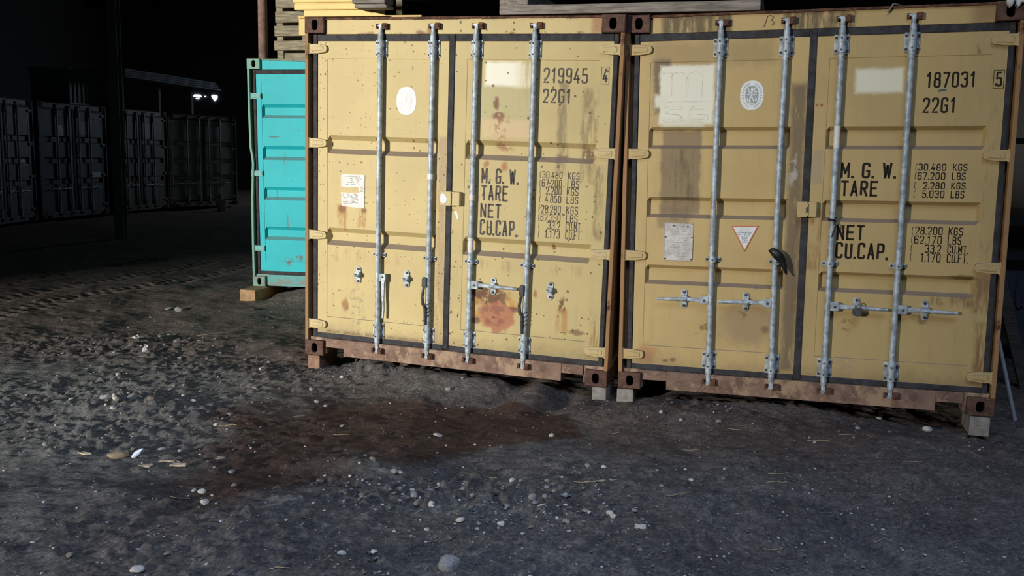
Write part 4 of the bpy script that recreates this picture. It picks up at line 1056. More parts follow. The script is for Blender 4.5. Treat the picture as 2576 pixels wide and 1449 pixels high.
LIST = [(0.81,4.61,0.028),(0.99,4.74,0.029),(-1.42,3.65,0.035),(-1.49,3.50,0.060),(-1.81,3.60,0.03),(1.16,4.73,0.027),(2.50,6.0,0.036),(1.36,5.75,0.041),(1.12,5.78,0.027),(1.00,5.85,0.028),(-1.06,5.64,0.031),(-0.70,3.69,0.043),(-0.56,3.69,0.03),(-0.41,5.13,0.021),(-1.68,4.05,0.029),(-1.45,5.06,0.022),(-1.83,5.67,0.022),(-1.94,7.00,0.052),(-1.27,6.14,0.028),(-0.45,6.55,0.043),(2.45,5.7,0.030),(2.25,5.72,0.034),(1.87,5.50,0.026),(1.13,4.08,0.018),(0.45,4.95,0.034),(0.54,4.96,0.032),(0.59,3.83,0.026),(1.99,4.57,0.018)]
sr = random.Random(21)
for x, y, s in LIST: stone(x, y, s*1.1, ROCKS[sr.randrange(6)], 'small loose stone lying on the bare earth floor', 'small loose stones')
k = 0
while k < 225:
    z = sr.choice(zones[:7] + zones[:3] + zones[5:6]*2); x = sr.gauss(z[0], z[2]*0.7); y = sr.gauss(z[1], z[3]*0.8)
    if y < 3.4 or y > 9 or x < -0.55*y: continue
    u = (x+1.634)*math.cos(PA[2]) + (y-7.117)*math.sin(PA[2]); v = -(x+1.634)*math.sin(PA[2]) + (y-7.117)*math.cos(PA[2])
    if v > -0.12 and u > -0.1: continue
    stone(x, y, 0.018+0.03*sr.random()**2, ROCKS[sr.randrange(6)], 'small loose stone lying on the bare earth floor', 'small loose stones'); k += 1
# grit nobody could count
def pebble(seed):
    bm = bmesh.new(); bmesh.ops.create_icosphere(bm, subdivisions=1, radius=1.0); r = random.Random(seed)
    k = (r.uniform(0.8, 1.3), r.uniform(0.7, 1.0), r.uniform(0.45, 0.75))
    V = [tuple(v.co[i]*k[i]*r.uniform(0.8, 1.12) for i in range(3)) for v in bm.verts]; F = [tuple(v.index for v in f.verts) for f in bm.faces]
    bm.free(); return V, F
PEB = [pebble(s) for s in range(6)]
mb = MB(); gr = random.Random(33); cnt = 0
while cnt < 5200:
    if gr.random() < 0.55:
        z_ = gr.choice(zones); x = gr.gauss(z_[0], z_[2]*0.75); y = gr.gauss(z_[1], z_[3]*0.85)
    else:
        y = 3.2 + 7.2*gr.random()**1.5; x = gr.uniform(-0.6*y, min(0.6*y, 3.6))
    if y < 3.2 or y > 11 or x < -0.6*y or x > 3.6: continue
    i, j = int(np.searchsorted(GX, x)), int(np.searchsorted(GY, y))
    if gr.random() < 0.5*russet[j, i]: continue
    u = (x+1.634)*math.cos(PA[2]) + (y-7.117)*math.sin(PA[2]); v = -(x+1.634)*math.sin(PA[2]) + (y-7.117)*math.cos(PA[2])
    if v > 0.05 and u > -0.1: continue
    s = 0.0028 + 0.0075*gr.random()**2.2; a = gr.random()*6.28; c_, si = math.cos(a)*s, math.sin(a)*s
    z = float(Hh[j, i]) + s*0.2; V, F = PEB[gr.randrange(6)]
    mb.add([(x+p[0]*c_-p[1]*si, y+p[0]*si+p[1]*c_, z+p[2]*s) for p in V], F, 0 if gr.random() < 0.8 else 1); cnt += 1
GRIT = simple('grit', (0.17,0.165,0.16), 0.9, 0.2); GRIT_P = simple('pale_grit', (0.44,0.44,0.44), 0.8, 0.2)
o = mb.build('gravel', [GRIT, GRIT_P], recalc=False); tag(o, 'fine grit and gravel scattered over the bare earth floor', 'gravel', None, 'stuff')

STRAW = simple('dry_straw', (0.46,0.37,0.22), 0.8, 0.2)
for q, (x, y, l) in enumerate([(-1.41,5.83,0.13),(-1.03,5.45,0.10),(-0.92,3.52,0.08),(-1.76,5.55,0.11),(1.48,4.81,0.12),(1.58,4.38,0.09),(2.11,5.52,0.11),(1.44,4.66,0.15),(0.88,4.49,0.13),(1.74,4.05,0.06),(1.44,5.63,0.11),(1.90,5.42,0.13),(0.41,4.68,0.12),(-1.60,4.28,0.10),(2.52,5.39,0.09),(-0.09,4.78,0.06),(-2.91,8.48,0.12),(-3.32,7.86,0.10),(1.1,5.3,0.10),(2.3,5.0,0.11),(1.2,3.9,0.09),(0.7,5.6,0.1)]):
    a = sr.uniform(-0.35, 0.35); mb = MB()
    pts = []
    for i in range(6):
        t = i/5-0.5; px, py = x+math.cos(a)*l*t - math.sin(a)*0.012*(t*t), y+math.sin(a)*l*t + 0.05*l*(t*t)*4
        pts.append((px, py, gz(px, py)+0.004+0.006*(0.5-abs(t))))
    zmax = max(p[2] for p in pts)
    pts = [(p[0], p[1], max(p[2], zmax-0.012)) for p in pts]
    mb.tube(pts, 0.0016, 5)
    o = mb.build('dry_straw', STRAW); tag(o, 'thin dry straw stalk lying on the bare earth', 'straw', 'dry straw stalks')

def chip(name, x, y, poly, t, mat, label, cat, rot=0.0, tilt=0.0):
    mb = MB(); n = len(poly)
    rq = random.Random(n + int(x*1000))
    P2 = []
    for i in range(n):
        a, b = poly[i], poly[(i+1) % n]
        for tt in (0, 0.33, 0.66): P2.append((a[0]+(b[0]-a[0])*tt + rq.uniform(-0.003, 0.003), a[1]+(b[1]-a[1])*tt + rq.uniform(-0.003, 0.003)))
    poly = P2; n = len(poly)
    V = [(px, py, 0) for px, py in poly] + [(px*0.9, py*0.9, t*rq.uniform(0.6, 1.1)) for px, py in poly]
    mb.add(V, [tuple(range(n-1,-1,-1)), tuple(range(n, 2*n))] + [(i, (i+1)%n, (i+1)%n+n, i+n) for i in range(n)])
    o = mb.build(name, mat, None, t*0.2, 1); o.location = (x, y, gz(x, y)+0.002); o.rotation_euler = (tilt, tilt*0.5, rot)
    return tag(o, label, cat)
WOOD_CHIP = simple('pale_wood_chip', (0.40,0.34,0.25), 0.85, 0.2, 0, 0.3, 30, None, 0.3)
CARD = simple('tan_cardboard', (0.34,0.26,0.17), 0.85, 0.2, 0, 0.25, 14, None, 0.3)
PAPER = simple('white_paper_scrap', (0.75,0.75,0.73), 0.7, 0.2)
BLUEW = simple('bluish_white_plastic', (0.55,0.62,0.80), 0.4, 0.4)
chip('wood_chip', -1.89, 4.91, [(-0.06,-0.008),(0.03,-0.012),(0.065,0.0),(0.02,0.012),(-0.055,0.008)], 0.010, WOOD_CHIP, 'long pale wood chip to the right of the bluish plastic scrap', 'wood chip', 0.05)
chip('wood_chip', -1.98, 4.80, [(-0.045,-0.02),(0.03,-0.024),(0.045,0.012),(-0.03,0.022)], 0.014, WOOD_CHIP, 'wide pale wood chip just in front of the bluish plastic scrap', 'wood chip', 0.2)
chip('wood_chip', -1.80, 4.80, [(-0.05,-0.015),(0.045,-0.02),(0.05,0.010),(-0.03,0.018)], 0.014, WOOD_CHIP, 'tan wood chip in front of the long pale chip', 'wood chip', 0.1)
chip('wood_chip', -2.39, 4.97, [(-0.045,-0.012),(0.02,-0.016),(0.05,0.006),(-0.03,0.016)], 0.012, WOOD_CHIP, 'pale wood chip to the left of the tan cardboard lump', 'wood chip', -0.3)
m_ = rock_mesh('cardboard_lump', 9, 0.55, CARD)
o = bpy.data.objects.new('cardboard_lump', m_); COL.objects.link(o); o.scale = (0.12,0.08,0.075); o.rotation_euler = (0.1,0.15,0.2); o.location = (-2.18, 4.92, gz(-2.18, 4.92)+0.012); tag(o, 'crumpled tan cardboard lump on the ground left of the bluish scrap', 'cardboard')
chip('paper_scrap', -3.07, 7.53, [(-0.02,-0.03),(0.022,-0.026),(0.02,0.03),(-0.012,0.035)], 0.05, PAPER, 'crumpled white paper scrap standing up in the far rubble', 'paper scrap', 0.3, 0.25)
chip('paper_scrap', -3.32, 7.96, [(-0.05,-0.02),(0.03,-0.03),(0.05,0.02),(-0.02,0.03)], 0.03, PAPER, 'whitish flat paper scrap on the rubble mound behind the standing scrap', 'paper scrap', 0.3, 0.3)
chip('wood_chip', -1.62, 4.96, [(-0.03,-0.016),(0.012,-0.022),(0.03,0.008),(-0.012,0.02)], 0.006, WOOD_CHIP, 'small squarish pale chip lying alone on the left part of the dark reddish patch', 'wood chip', 0.4, 0.1)
chip('brick_chip', 0.62, 4.05, [(-0.028,-0.014),(0.026,-0.016),(0.03,0.012),(-0.024,0.016)], 0.014, STONE_P, 'pale flat chip near the front, left of the small furrow', 'chip', 0.0, 0.06)
chip('wood_splinter', 0.50, 4.70, [(-0.10,-0.004),(0.06,-0.008),(0.11,0.010),(0.03,0.008)], 0.008, WOOD_CHIP, 'pointed splinter of wood right of the gravelly mound', 'wood splinter', 0.25)
mb = MB(); mb.tube([(-0.03,0,0.012),(-0.012,0.008,0.028),(0.01,0.0,0.045),(0.032,-0.006,0.066)], [0.010,0.017,0.016,0.005], 10)
o = mb.build('plastic_scrap', BLUEW); o.location = (-2.06, 4.90, gz(-2.06, 4.90)); tag(o, 'bluish white plastic scrap sticking up among the wood chips', 'plastic scrap')

# ------------------------------------------------------------------ blocks that carry the containers
TIMBER = rust_mat('reddish_timber', None, 0.5, 1.3, (0.16,0.09,0.06), (0.24,0.15,0.10), (0.30,0.20,0.13))
TIMBER_END = simple('sawn_timber_end', (0.42,0.27,0.15), 0.85, 0.2, 0, 0.2, 16)
CONCRETE = simple('grey_concrete', (0.27,0.25,0.22), 0.9, 0.2, 0, 0.25, 20, None, 0.3)
def block(P, z, x0, x1, y0, y1, h, mat, label, name, cat):
    mb = MB(); mb.box(x0, x1, y0, y1, -h, 0)
    o = mb.build(name, mat, None, 0.006); o.location = (P[0], P[1], z); o.rotation_euler = (0, 0, P[2]); return tag(o, label, cat)
block(PA, 0.107, 0.022, 0.130, 0.005, 0.30, 0.125, TIMBER, 'reddish timber block under the left corner of the pale yellow container', 'timber_block', 'support block')
block(PA, 0.075, 2.332, 2.436, 0.004, 0.30, 0.10, CONCRETE, 'concrete block under the right corner of the pale yellow container', 'concrete_block', 'support block')
block(PB, 0.075, -0.004, 0.115, 0.004, 0.30, 0.10, CONCRETE, 'grey concrete block under the left corner of the ochre container', 'concrete_block', 'support block')
mb = MB(); mb.box(2.300, 2.418, 0.004, 0.28, -0.125, 0); mb.box(2.33, 2.39, -0.0005, 0.006, -0.055, -0.045)
o = mb.build('concrete_block', CONCRETE, None, 0.006); o.location = (PB[0], PB[1], 0.115); o.rotation_euler = (0, 0, PB[2]); tag(o, 'grey concrete block under the right corner of the ochre container', 'support block')
mb = MB(); mb.box(-0.005, 0.195, -0.26, 0.45, -0.135, 0)
o = mb.build('timber_block', TIMBER_END, None, 0.006); o.location = (PT[0], PT[1], 0.129); o.rotation_euler = (0, 0, PT[2]-0.12); tag(o, 'sawn timber block jutting out under the corner of the teal container', 'support block')

# ------------------------------------------------------------------ loads on the roofs
def madd(root, *p): return root.matrix_world @ Vector(p)
bpy.context.view_layer.update()
def place_on(o, root):
    o.location = root.location; o.rotation_euler = root.rotation_euler; return o
GREYWOOD = simple('weathered_grey_wood', (0.26,0.225,0.19), 0.85, 0.2, 0, 0.35, 7, (1, 6, 9), 0.4)
OLDWOOD = simple('old_pallet_wood', (0.33,0.285,0.20), 0.85, 0.2, 0, 0.35, 7, (1, 6, 9), 0.4)
YSTEEL = paint_mat('bright_yellow_steel', (0.80,0.60,0.22), [(lambda n: n.ss(n.noise(18, 4, 0.7), 0.66, 0.72), (0.25,0.14,0.05), 0.7)], grime=0.12, dust_amt=0.2)
root = place_on(empty('steel_tray'), A['root']); tag(root, 'bright yellow steel tray with a lip, lying on the pale yellow container', 'steel tray')
mb = MB(); mb.box(-0.087, 0.50, -0.006, 0.35, 2.640, 2.688); mb.box(-0.092, 0.50, -0.012, 0.35, 2.692, 2.78); mb.box(-0.08, 0.49, 0.0, 0.34, 2.67, 2.70); mb.build('tray_body', YSTEEL, root, 0.008)
mb = MB(); mb.prism([(-0.003,2.592),(0.70,2.592),(0.50,2.638),(-0.003,2.638)], -0.003, 0.3); mb.build('tray_lip', YSTEEL, root, 0.004)  # slanted end traces the timber's cast shadow edge, shade put into shape
mb = MB(); mb.box(-0.96, 0.30, 1.55, 1.75, 2.640, 2.815); mb.box(-0.955, 0.30, 1.52, 1.55, 2.795, 2.815)
o = place_on(mb.build('steel_girder', YSTEEL, None, 0.006), A['root']); tag(o, 'yellow steel beam lying crosswise, its end showing past the pale container beside the crate', 'steel beam')
mb = MB(); mb.box(-0.93, 0.28, 1.56, 1.68, 2.586, 2.640)
o = place_on(mb.build('timber_packer', GREYWOOD, None, 0.005), A['root']); tag(o, 'thin timber packer under the crosswise yellow beam', 'timber')
mb = MB(); mb.box(0.475, 0.735, -0.16, -0.012, 2.66, 2.86); mb.box(0.485, 0.74, -0.14, -0.012, 2.63, 2.652); mb.box(0.49, 0.73, -0.14, -0.012, 2.65, 2.662)
o = place_on(mb.build('timber_baulk', GREYWOOD, None, 0.008), A['root']); tag(o, 'short weathered timber end against the yellow tray', 'timber')
a = madd(A['root'], 1.535, 0.068, 2.594); b = madd(B['root'], 0.877, 0.068, 2.592)
def baulk(name, a, b, wd, h, mat, label, cat='timber', bev=0.006, taper=0.0):
    d = b-a; L = d.length; mb = MB(); n = 10
    rr = random.Random(int(L*1000))
    V = []
    for i in range(n+1):
        j = rr.uniform(-0.003, 0.003)
        V += [(L*i/n, -wd/2+j, 0), (L*i/n, wd/2+j, 0), (L*i/n, wd/2+j, h+j), (L*i/n, -wd/2+j, h+j)]
    mb.add(V, [(4*i+k, 4*i+(k+1)%4, 4*i+4+(k+1)%4, 4*i+4+k) for i in range(n) for k in range(4)] + [(3,2,1,0), tuple(4*n+k for k in range(4))])
    o = mb.build(name, mat, None, bev)
    yaw = math.atan2(d.y, d.x); pit = -math.asin(d.z/L)
    o.rotation_euler = (0, pit, yaw); o.location = a; return tag(o, label, cat)
baulk('timber_beam', a, b, 0.12, 0.066, GREYWOOD, 'long weathered timber beam bridging the tops of both yellow containers')
a2 = madd(A['root'], 1.64, 0.01, 2.661); b2 = madd(A['root'], 1.64, 1.1, 2.661)
baulk('timber_bearer', a2, b2, 0.21, 0.12, GREYWOOD, 'grey timber bearer set across the left end of the long beam')
a3 = madd(B['root'], 0.80, 0.01, 2.660); b3 = madd(B['root'], 0.80, 1.1, 2.660)
baulk('timber_bearer', a3, b3, 0.14, 0.12, GREYWOOD, 'grey timber bearer set across the right end of the long beam')

# cord and white cloth on the ochre container
CORD = simple('grey_cord', (0.22,0.20,0.17), 0.9)
q = [madd(B['root'], *p) for p in ((1.76,0.10,2.592),(1.70,0.03,2.600),(1.684,0.012,2.597),(1.672,0.010,2.575),(1.655,0.014,2.548))]
mb = MB(); mb.tube(q, [0.006,0.007,0.007,0.006,0.004], 6); o = mb.build('cord', CORD); tag(o, 'short frayed cord hanging over the top edge of the ochre container', 'cord')
CLOTH = simple('white_rag', (0.62,0.61,0.57), 0.85, 0.2, 0, 0.2, 20)
mb = MB(); n = 9
V = []
for i in range(n):
    for j in range(n):
        u, v = i/(n-1), j/(n-1)
        x = 2.33+0.115*u + 0.01*math.sin(7*v); zz = 2.601 - max(0, v-0.35)*0.075*(0.5+0.9*abs(math.sin(9*u+1)))
        yy = 0.10 - 0.115*min(1, v/0.45) + 0.012*math.sin(11*u+3*v) - 0.008
        V.append((x, yy, zz + 0.010*math.sin(13*u+5*v) + 0.012))
F = [(i*n+j, i*n+j+1, (i+1)*n+j+1, (i+1)*n+j) for i in range(n-1) for j in range(n-1)]
mb.add(V, F, 0, True)
o = place_on(mb.build('rag', CLOTH), B['root']); s = o.modifiers.new('thick', 'SOLIDIFY'); s.thickness = 0.006; tag(o, 'crumpled white rag on the top right corner of the ochre container', 'rag')

# black bag scrap, cable tie and padlock on the ochre container
mb = MB(); V = []; n = 12
prof = [(1.010,1.035,0.010),(1.035,1.020,0.016),(1.060,1.000,0.020),(1.085,0.975,0.018),(1.100,0.945,0.014),(1.110,0.915,0.012),(1.118,0.890,0.008),(1.124,0.868,0.003)]
for k, (x, z, wd) in enumerate(prof):
    V += [(x-wd*1.3, -0.026+0.008*math.sin(k*1.7), z-wd*1.2), (x, -0.046+0.008*math.sin(k*2.3), z), (x+wd, -0.022+0.006*math.sin(k), z+wd)]
F = [(3*k+i, 3*k+i+1, 3*k+4+i, 3*k+3+i) for k in range(len(prof)-1) for i in range(2)]
mb.add(V, F, 0, True)
o = place_on(mb.build('plastic_scrap', BLACK_PLASTIC), B['root']); s = o.modifiers.new('thick', 'SOLIDIFY'); s.thickness = 0.004
tag(o, 'black plastic bag scrap snagged on a locking rod of the ochre container', 'plastic scrap')
mb = MB()
for k in range(3): mb.tube([(1.393+0.024*math.cos(t*PI/6+0.3*k), 0.012-0.024*math.sin(t*PI/6+0.3*k), 1.225+0.006*k+0.002*t) for t in range(13)], 0.003, 6)
mb.tube([(1.40,-0.014,1.225),(1.415,-0.022,1.20),(1.404,-0.02,1.165),(1.392,-0.016,1.125)], [0.004,0.006,0.005,0.002], 6)
mb.tube([(1.385,-0.014,1.235),(1.372,-0.022,1.245),(1.362,-0.02,1.243)], 0.003, 6)
o = place_on(mb.build('black_strap', BLACK_PLASTIC), B['root']); tag(o, 'black strap tied round the rod beside the word NET', 'strap')
root = place_on(empty('padlock'), B['root']); tag(root, 'dark padlock on the handle left of the bare one, ochre right door', 'padlock')
mb = MB(); mb.prism(ellipse(1.577, 0.640, 0.030, 0.028, 20, 0.7), -0.034, -0.006); mb.build('lock_body', HANDLE_DARK, root, 0.004)
mb = MB(); mb.tube([(1.561,-0.02,0.66),(1.560,-0.022,0.686),(1.568,-0.024,0.700),(1.582,-0.024,0.700),(1.591,-0.022,0.686),(1.592,-0.02,0.66)], 0.005, 8); mb.build('shackle', ZINC_DARK, root)

# ------------------------------------------------------------------ things on the teal container
RUSTPOLE = rust_mat('rusty_pole', None, 0.5, 1.5, (0.13,0.085,0.07), (0.20,0.13,0.105), (0.26,0.17,0.13))
p = madd(T['root'], 0.066, 0.30, 2.588)
mb = MB(); mb.cyl(p, (p.x, p.y, 7.4), 0.052, n=24); mb.cyl(p, (p.x, p.y, p.z+0.012), 0.085, n=20)
o = mb.build('steel_pole', RUSTPOLE); tag(o, 'rusty round steel pole rising from the teal container roof', 'pole')
root = place_on(empty('slatted_crate'), T['root']); tag(root, 'slatted grey wooden crate standing on the teal container', 'crate')
zs = [(2.592,2.66),(2.685,2.792),(2.842,2.955),(2.990,3.112),(3.150,3.262),(3.300,3.41)]
for k, (z0, z1) in enumerate(zs):
    j = (0.0, -0.012, -0.006, 0.006, 0.012, 0.016)[k]
    if k == 0:
        mb = MB(); mb.box(0.40, 1.5, 0.13, 0.16, z0, z1)
    else:
        mb = MB(); mb.box(0.305+j, 1.55, 0.10, 0.125, z0, z1)
    mb.build('slat', OLDWOOD, root, 0.003)
    if k > 0:
        mb = MB(); mb.box(0.315, 0.34, 0.13, 1.1, z0, z1); mb.build('slat', OLDWOOD, root, 0.003)
for x, y in ((0.315,0.126),(1.44,0.126),(0.315,1.03),(1.44,1.03)):
    mb = MB(); mb.box(x, x+0.075, y, y+0.07, 2.59, 3.41); mb.build('corner_stud', OLDWOOD, root, 0.003)
mb = MB(); mb.box(0.34, 1.5, 0.20, 1.05, 2.59, 2.62); mb.build('crate_base', OLDWOOD, root)
SACK = simple('pale_sack', (0.5,0.48,0.44), 0.85, 0.2, 0, 0.25, 10)
bm = bmesh.new(); bmesh.ops.create_icosphere(bm, subdivisions=4, radius=0.5)
for v in bm.verts:
    c = v.co; c.x = math.copysign(abs(c.x*2)**0.5, c.x)*0.5; c.y = math.copysign(abs(c.y*2)**0.5, c.y)*0.5; c.z = math.copysign(abs(c.z*2)**0.6, c.z)*0.5
    c += 0.02*Vector((math.sin(9*c.z), math.sin(8*c.x), math.sin(11*c.y)))
for f in bm.faces: f.smooth = True
m = bpy.data.meshes.new('sack'); bm.to_mesh(m); bm.free(); m.materials.append(SACK)
o = bpy.data.objects.new('sack', m); COL.objects.link(o); o.scale = (0.75, 0.6, 0.66); o.rotation_euler = (0, 0, PT[2]); o.location = madd(T['root'], 0.93, 0.60, 2.96)
tag(o, 'pale filled sack inside the slatted crate', 'sack')

# ------------------------------------------------------------------ clutter in the dark gap right of the ochre container
PIPE = simple('bare_steel_pipe', (0.55,0.56,0.58), 0.5, 0.4, 0.2)
mb = MB(); mb.cyl((3.512,6.17,gz(3.512,6.17)+0.004), (3.295,6.235,0.80), 0.0135, n=16); o = mb.build('steel_pipe', PIPE); tag(o, 'thin bare steel pipe leaning against the side of the ochre container', 'pipe')
mb = MB(); z0 = gz(4.03, 7.0)
V = [(3.99,6.98,z0),(4.09,6.98,z0),(4.09,7.01,z0),(3.99,7.01,z0),(3.53,6.98,1.35),(3.63,6.98,1.35),(3.63,7.01,1.35),(3.53,7.01,1.35)]
DARKWOOD = simple('gap_shade_wood', (0.10,0.085,0.07), 0.85, 0.2, 0, 0.35, 7, (1, 6, 9), 0.4)  # plank wood darkened to stand for the gap's shade
mb.add(V, [(0,3,2,1),(4,5,6,7),(0,1,5,4),(1,2,6,5),(2,3,7,6),(3,0,4,7)]); o = mb.build('wooden_plank', DARKWOOD, None, 0.004); tag(o, 'dark wooden plank leaning beside the ochre container behind the pipe', 'plank')
BLUESHEET = simple('blue_grey_sheet', (0.085,0.095,0.12), 0.6, 0.3, 0, 0.2, 5)
z0 = gz(4.9, 8.1)
mb = MB(); mb.prism([(4.58,z0),(5.6,z0),(5.6,0.80),(4.30,0.80)], 8.05, 8.12); mb.tube([(4.47,8.04,0.78),(4.465,8.035,0.55),(4.49,8.03,0.48),(4.53,8.03,0.5),(4.54,8.04,0.6)], 0.008, 8)
o = mb.build('steel_sheet', BLUESHEET, None); tag(o, 'blue grey steel sheet standing in the dark beyond the ochre container', 'steel sheet')
root = empty('steel_rack', (4.75, 9.1, gz(4.9, 9.2))); tag(root, 'dark steel rack in the gap to the right of the ochre container', 'rack')
RK = simple('dark_rack_steel', (0.10,0.105,0.11), 0.6, 0.3)
for x in (0.05, 2.2):
    for y in (0.0, 0.6): mb = MB(); mb.box(x, x+0.06, y, y+0.06, -0.05, 2.1); mb.build('upright', RK, root, 0.004)
for z in (0.86, 1.2, 2.0): mb = MB(); mb.box(0.0, 2.3, -0.03, 0.0, z, z+0.06); mb.box(0.05, 2.26, 0.0, 0.66, z+0.04, z+0.06); mb.build('shelf', RK, root, 0.004)

# ------------------------------------------------------------------ dark row of containers at the back left
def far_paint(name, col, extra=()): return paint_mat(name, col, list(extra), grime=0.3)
def far(loc, yaw, col, nm, label, group=None, extraL=(), extraR=()):
    ml = far_paint(nm+'_left_door', col, extraL); mr = far_paint(nm+'_right_door', col, extraR)
    S = dict(cast=CAST, post=ml, head=mr, rail=RUST, sill=ml, wall=ml, roof=ROOF_R, split=(1.197, 1.243), pz=(0.318, 2.275),
        recs=[(1.697, 1.843), (1.224, 1.366), (0.757, 0.892)], bev=0.024, clamp=0.947,
        left=dict(px=(0.170, 1.110), mat=ml, hinge=ml, rods=[dict(x=0.632, handle='left', keeper=0.446), dict(x=1.053, handle='left', keeper=0.863)]),
        right=dict(px=(1.328, 2.273), mat=mr, hinge=mr, rods=[dict(x=1.393, handle='right', keeper=1.573), dict(x=1.811, handle='right', keeper=1.990)]))
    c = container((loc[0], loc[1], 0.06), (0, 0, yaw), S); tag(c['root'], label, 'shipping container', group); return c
W_ = (0.62, 0.62, 0.66)
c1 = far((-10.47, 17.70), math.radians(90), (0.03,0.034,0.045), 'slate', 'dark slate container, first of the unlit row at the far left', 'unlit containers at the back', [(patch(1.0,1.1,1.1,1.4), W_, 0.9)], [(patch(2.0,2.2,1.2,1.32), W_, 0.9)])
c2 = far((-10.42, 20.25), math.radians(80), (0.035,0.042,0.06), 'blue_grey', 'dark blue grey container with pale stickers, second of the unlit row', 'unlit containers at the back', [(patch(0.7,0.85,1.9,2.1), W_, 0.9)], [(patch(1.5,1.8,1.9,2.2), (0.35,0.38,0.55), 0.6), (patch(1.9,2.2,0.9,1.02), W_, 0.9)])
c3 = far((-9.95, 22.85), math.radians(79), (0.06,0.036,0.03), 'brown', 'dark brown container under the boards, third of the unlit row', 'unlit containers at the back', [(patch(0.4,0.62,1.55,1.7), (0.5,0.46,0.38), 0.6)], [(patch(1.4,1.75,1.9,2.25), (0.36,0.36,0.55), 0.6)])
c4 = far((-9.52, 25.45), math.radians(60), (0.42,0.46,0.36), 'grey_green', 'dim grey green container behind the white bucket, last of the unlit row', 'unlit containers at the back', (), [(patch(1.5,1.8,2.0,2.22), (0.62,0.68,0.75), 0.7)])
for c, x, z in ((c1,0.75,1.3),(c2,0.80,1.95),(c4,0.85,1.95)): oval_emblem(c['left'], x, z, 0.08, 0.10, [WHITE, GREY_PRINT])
BOARD = simple('dusky_board', (0.22,0.25,0.30), 0.8, 0.2, 0, 0.3, 4, (6, 1, 6))
pa, pb = Vector((-9.95, 22.9, 2.70)), Vector((-8.7, 28.6, 2.70))
for k in range(3):
    t = 0.08+0.27*k; q = pa.lerp(pb, t)
    mb = MB(); mb.box(-1.3, 0.25, -0.06, 0.06, 0, 0.70+0.004*k); o = mb.build('timber_bearer', GREYWOOD, None, 0.005); o.location = (q.x-0.25, q.y, 2.655); o.rotation_euler = (0, 0, math.radians(-8))
    tag(o, ('timber bearer under the near end of the dim board stack', 'timber bearer under the middle of the dim board stack', 'timber bearer under the far end of the dim board stack')[k], 'timber')
for k in range(4):
    a = Vector((-10.0-0.05*k, 22.7+0.12*k, 3.375+0.062*k)); b = Vector((-9.1-0.05*k, 27.2, 3.365+0.062*k))
    baulk('roof_board', a, b, 1.1, 0.045, BOARD, ('lowest long board of the dim stack on the back containers', 'second lowest long board of the dim stack on the back containers', 'third long board up in the dim stack on the back containers', 'topmost long board of the dim stack on the back containers')[k], 'board')
BIN = simple('dark_green_bin_paint', (0.10,0.16,0.16), 0.6)
root = empty('corrugated_bin', (-10.52, 21.85, 2.652), (0, 0, math.radians(80))); tag(root, 'dark green corrugated bin on the roof line beside the dim board stack', 'bin')
mb = MB()
for i in range(7):
    x = 0.05+0.16*i; mb.box(x, x+0.08, -0.02, 1.0, 0.05, 0.8); mb.box(x+0.08, x+0.16, 0.01, 0.98, 0.05, 0.8)
mb.build('bin_shell', BIN, root)
mb = MB(); mb.box(0.0, 1.22, -0.04, 1.02, 0.78, 0.85); mb.build('bin_rim', BIN, root, 0.006)
mb = MB(); mb.box(0.0, 1.22, -0.04, 1.02, 0.0, 0.06); mb.build('bin_base', BIN, root, 0.006)
root = empty('bucket', (-8.31, 26.06, gz(-8.31, 26.06))); tag(root, 'white plastic bucket on the ground before the grey green container', 'bucket')
BK = simple('white_bucket_plastic', (0.70,0.70,0.74), 0.5)
mb = MB(); n = 28
V = []
for r_, z in ((0.115,0.0),(0.15,0.285),(0.158,0.29),(0.158,0.31),(0.146,0.31),(0.112,0.01)):
    V += [(r_*math.cos(2*PI*i/n), r_*math.sin(2*PI*i/n), z) for i in range(n)]
mb.add(V, [(k*n+i, k*n+(i+1)%n, (k+1)*n+(i+1)%n, (k+1)*n+i) for k in range(5) for i in range(n)] + [tuple(range(n-1,-1,-1)), tuple(5*n+i for i in range(n))], 0, True); mb.build('bucket_body', BK, root)
mb = MB(); mb.tube([(0.158*math.cos(t), 0.158*math.sin(t)*0.3-0.13*math.sin(t), 0.29-0.10*math.sin(t)) for t in [PI*i/14 for i in range(15)]], 0.004, 6); mb.build('bail_handle', ZINC_DARK, root)

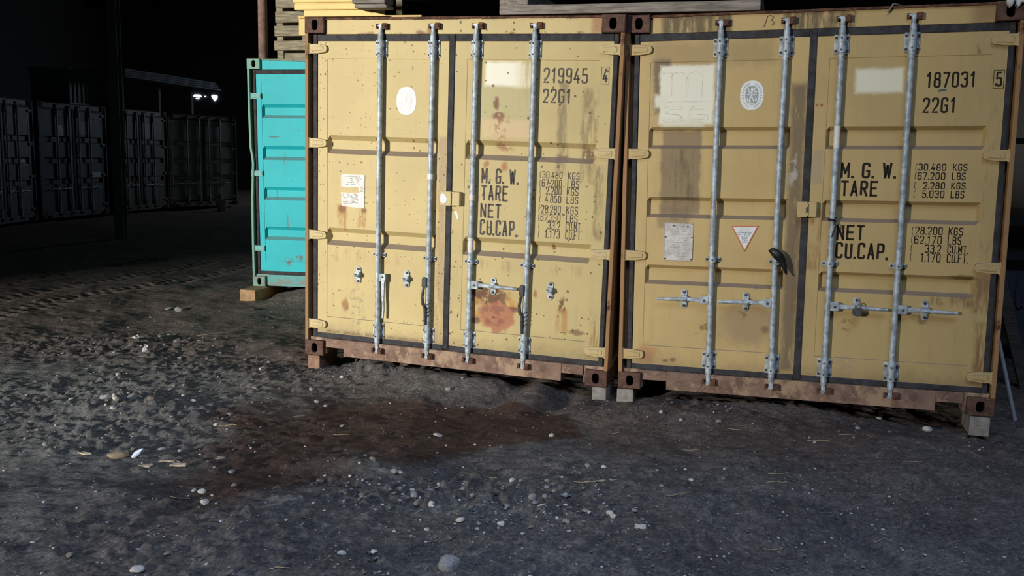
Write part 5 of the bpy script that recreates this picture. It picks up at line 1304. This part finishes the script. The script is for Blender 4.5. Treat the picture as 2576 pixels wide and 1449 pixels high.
# ------------------------------------------------------------------ the hall
HALLW = simple('dusty_hall_sheeting', (0.13,0.13,0.13), 0.9, 0.1); HALLC = simple('dark_sheeting', (0.05,0.05,0.05), 0.9, 0.1)
XL, XR, YF, YK, ZC = -17.5, 24.0, -24.0, 40.0, 7.6
def slab(name, *b, mat=HALLW):
    mb = MB(); mb.box(*b); return struct(mb.build(name, mat))
slab('ceiling', XL, XR, YF, YK, ZC, ZC+0.2, mat=HALLC)
slab('wall_back', XL, XR, YK, YK+0.2, -0.6, ZC); slab('wall_right', XR, XR+0.2, YF, YK, -0.6, ZC); slab('wall_front', XL, XR, YF-0.2, YF, -0.6, ZC)
GY0, GY1, GZ = -12.0, -6.4, 6.6
mb = MB(); mb.box(XL-0.2, XL, YF, GY0, -0.6, ZC); mb.box(XL-0.2, XL, GY1, YK, -0.6, ZC); mb.box(XL-0.2, XL, GY0, GY1, GZ, ZC); struct(mb.build('wall_left', HALLC))  # left wall takes the darker sheeting, its shade put into the colour
COLM = simple('dark_column_paint', (0.10,0.115,0.105), 0.7, 0.2)
for k, (x, y) in enumerate(((-7.3, 17.0),)):
    mb = MB(); z0 = gz(x, y)-0.03; mb.box(x-0.085, x+0.085, y-0.09, y-0.075, z0, ZC); mb.box(x-0.085, x+0.085, y+0.075, y+0.09, z0, ZC); mb.box(x-0.01, x+0.01, y-0.075, y+0.075, z0, ZC)
    o = mb.build('steel_column', COLM); tag(o, 'dark steel column standing before the unlit row of containers', 'column')
for k in range(8):
    y = -11 + 7*k; mb = MB(); mb.box(XL, XR, y-0.08, y+0.08, ZC-0.35, ZC); struct(mb.build('trim_%d' % (k+1), HALLC))
# glowing panes on the back wall, standing for its daylit gaps
e = NT('daylight_gap'); e.p.inputs['Base Color'].default_value = (0, 0, 0, 1); e.p.inputs['Emission Color'].default_value = (0.80, 0.88, 1.0, 1); e.p.inputs['Emission Strength'].default_value = 6.0
def gap(name, polys):
    mb = MB()
    for p_ in polys: mb.prism(p_, YK-0.02, YK+0.01)
    struct(mb.build(name, e.mat, recalc=False))
gap('wall_gap_1', [[(-13.9,3.91),(-13.62,3.86),(-13.50,3.91),(-13.58,3.98),(-13.8,3.98)], [(-13.75,3.80),(-13.6,3.80),(-13.6,3.83),(-13.75,3.83)], [(-13.38,3.90),(-13.31,3.90),(-13.31,3.925),(-13.38,3.925)]])
gap('wall_gap_2', [[(-13.08,3.93),(-13.00,3.80),(-12.94,3.72),(-12.87,3.80),(-12.82,3.89),(-12.84,3.97),(-13.05,3.98)]])
gap('wall_gap_3', [[(22.2,3.88),(22.6,3.80),(22.9,3.92),(22.9,4.08),(22.4,4.16),(22.2,4.05)]])
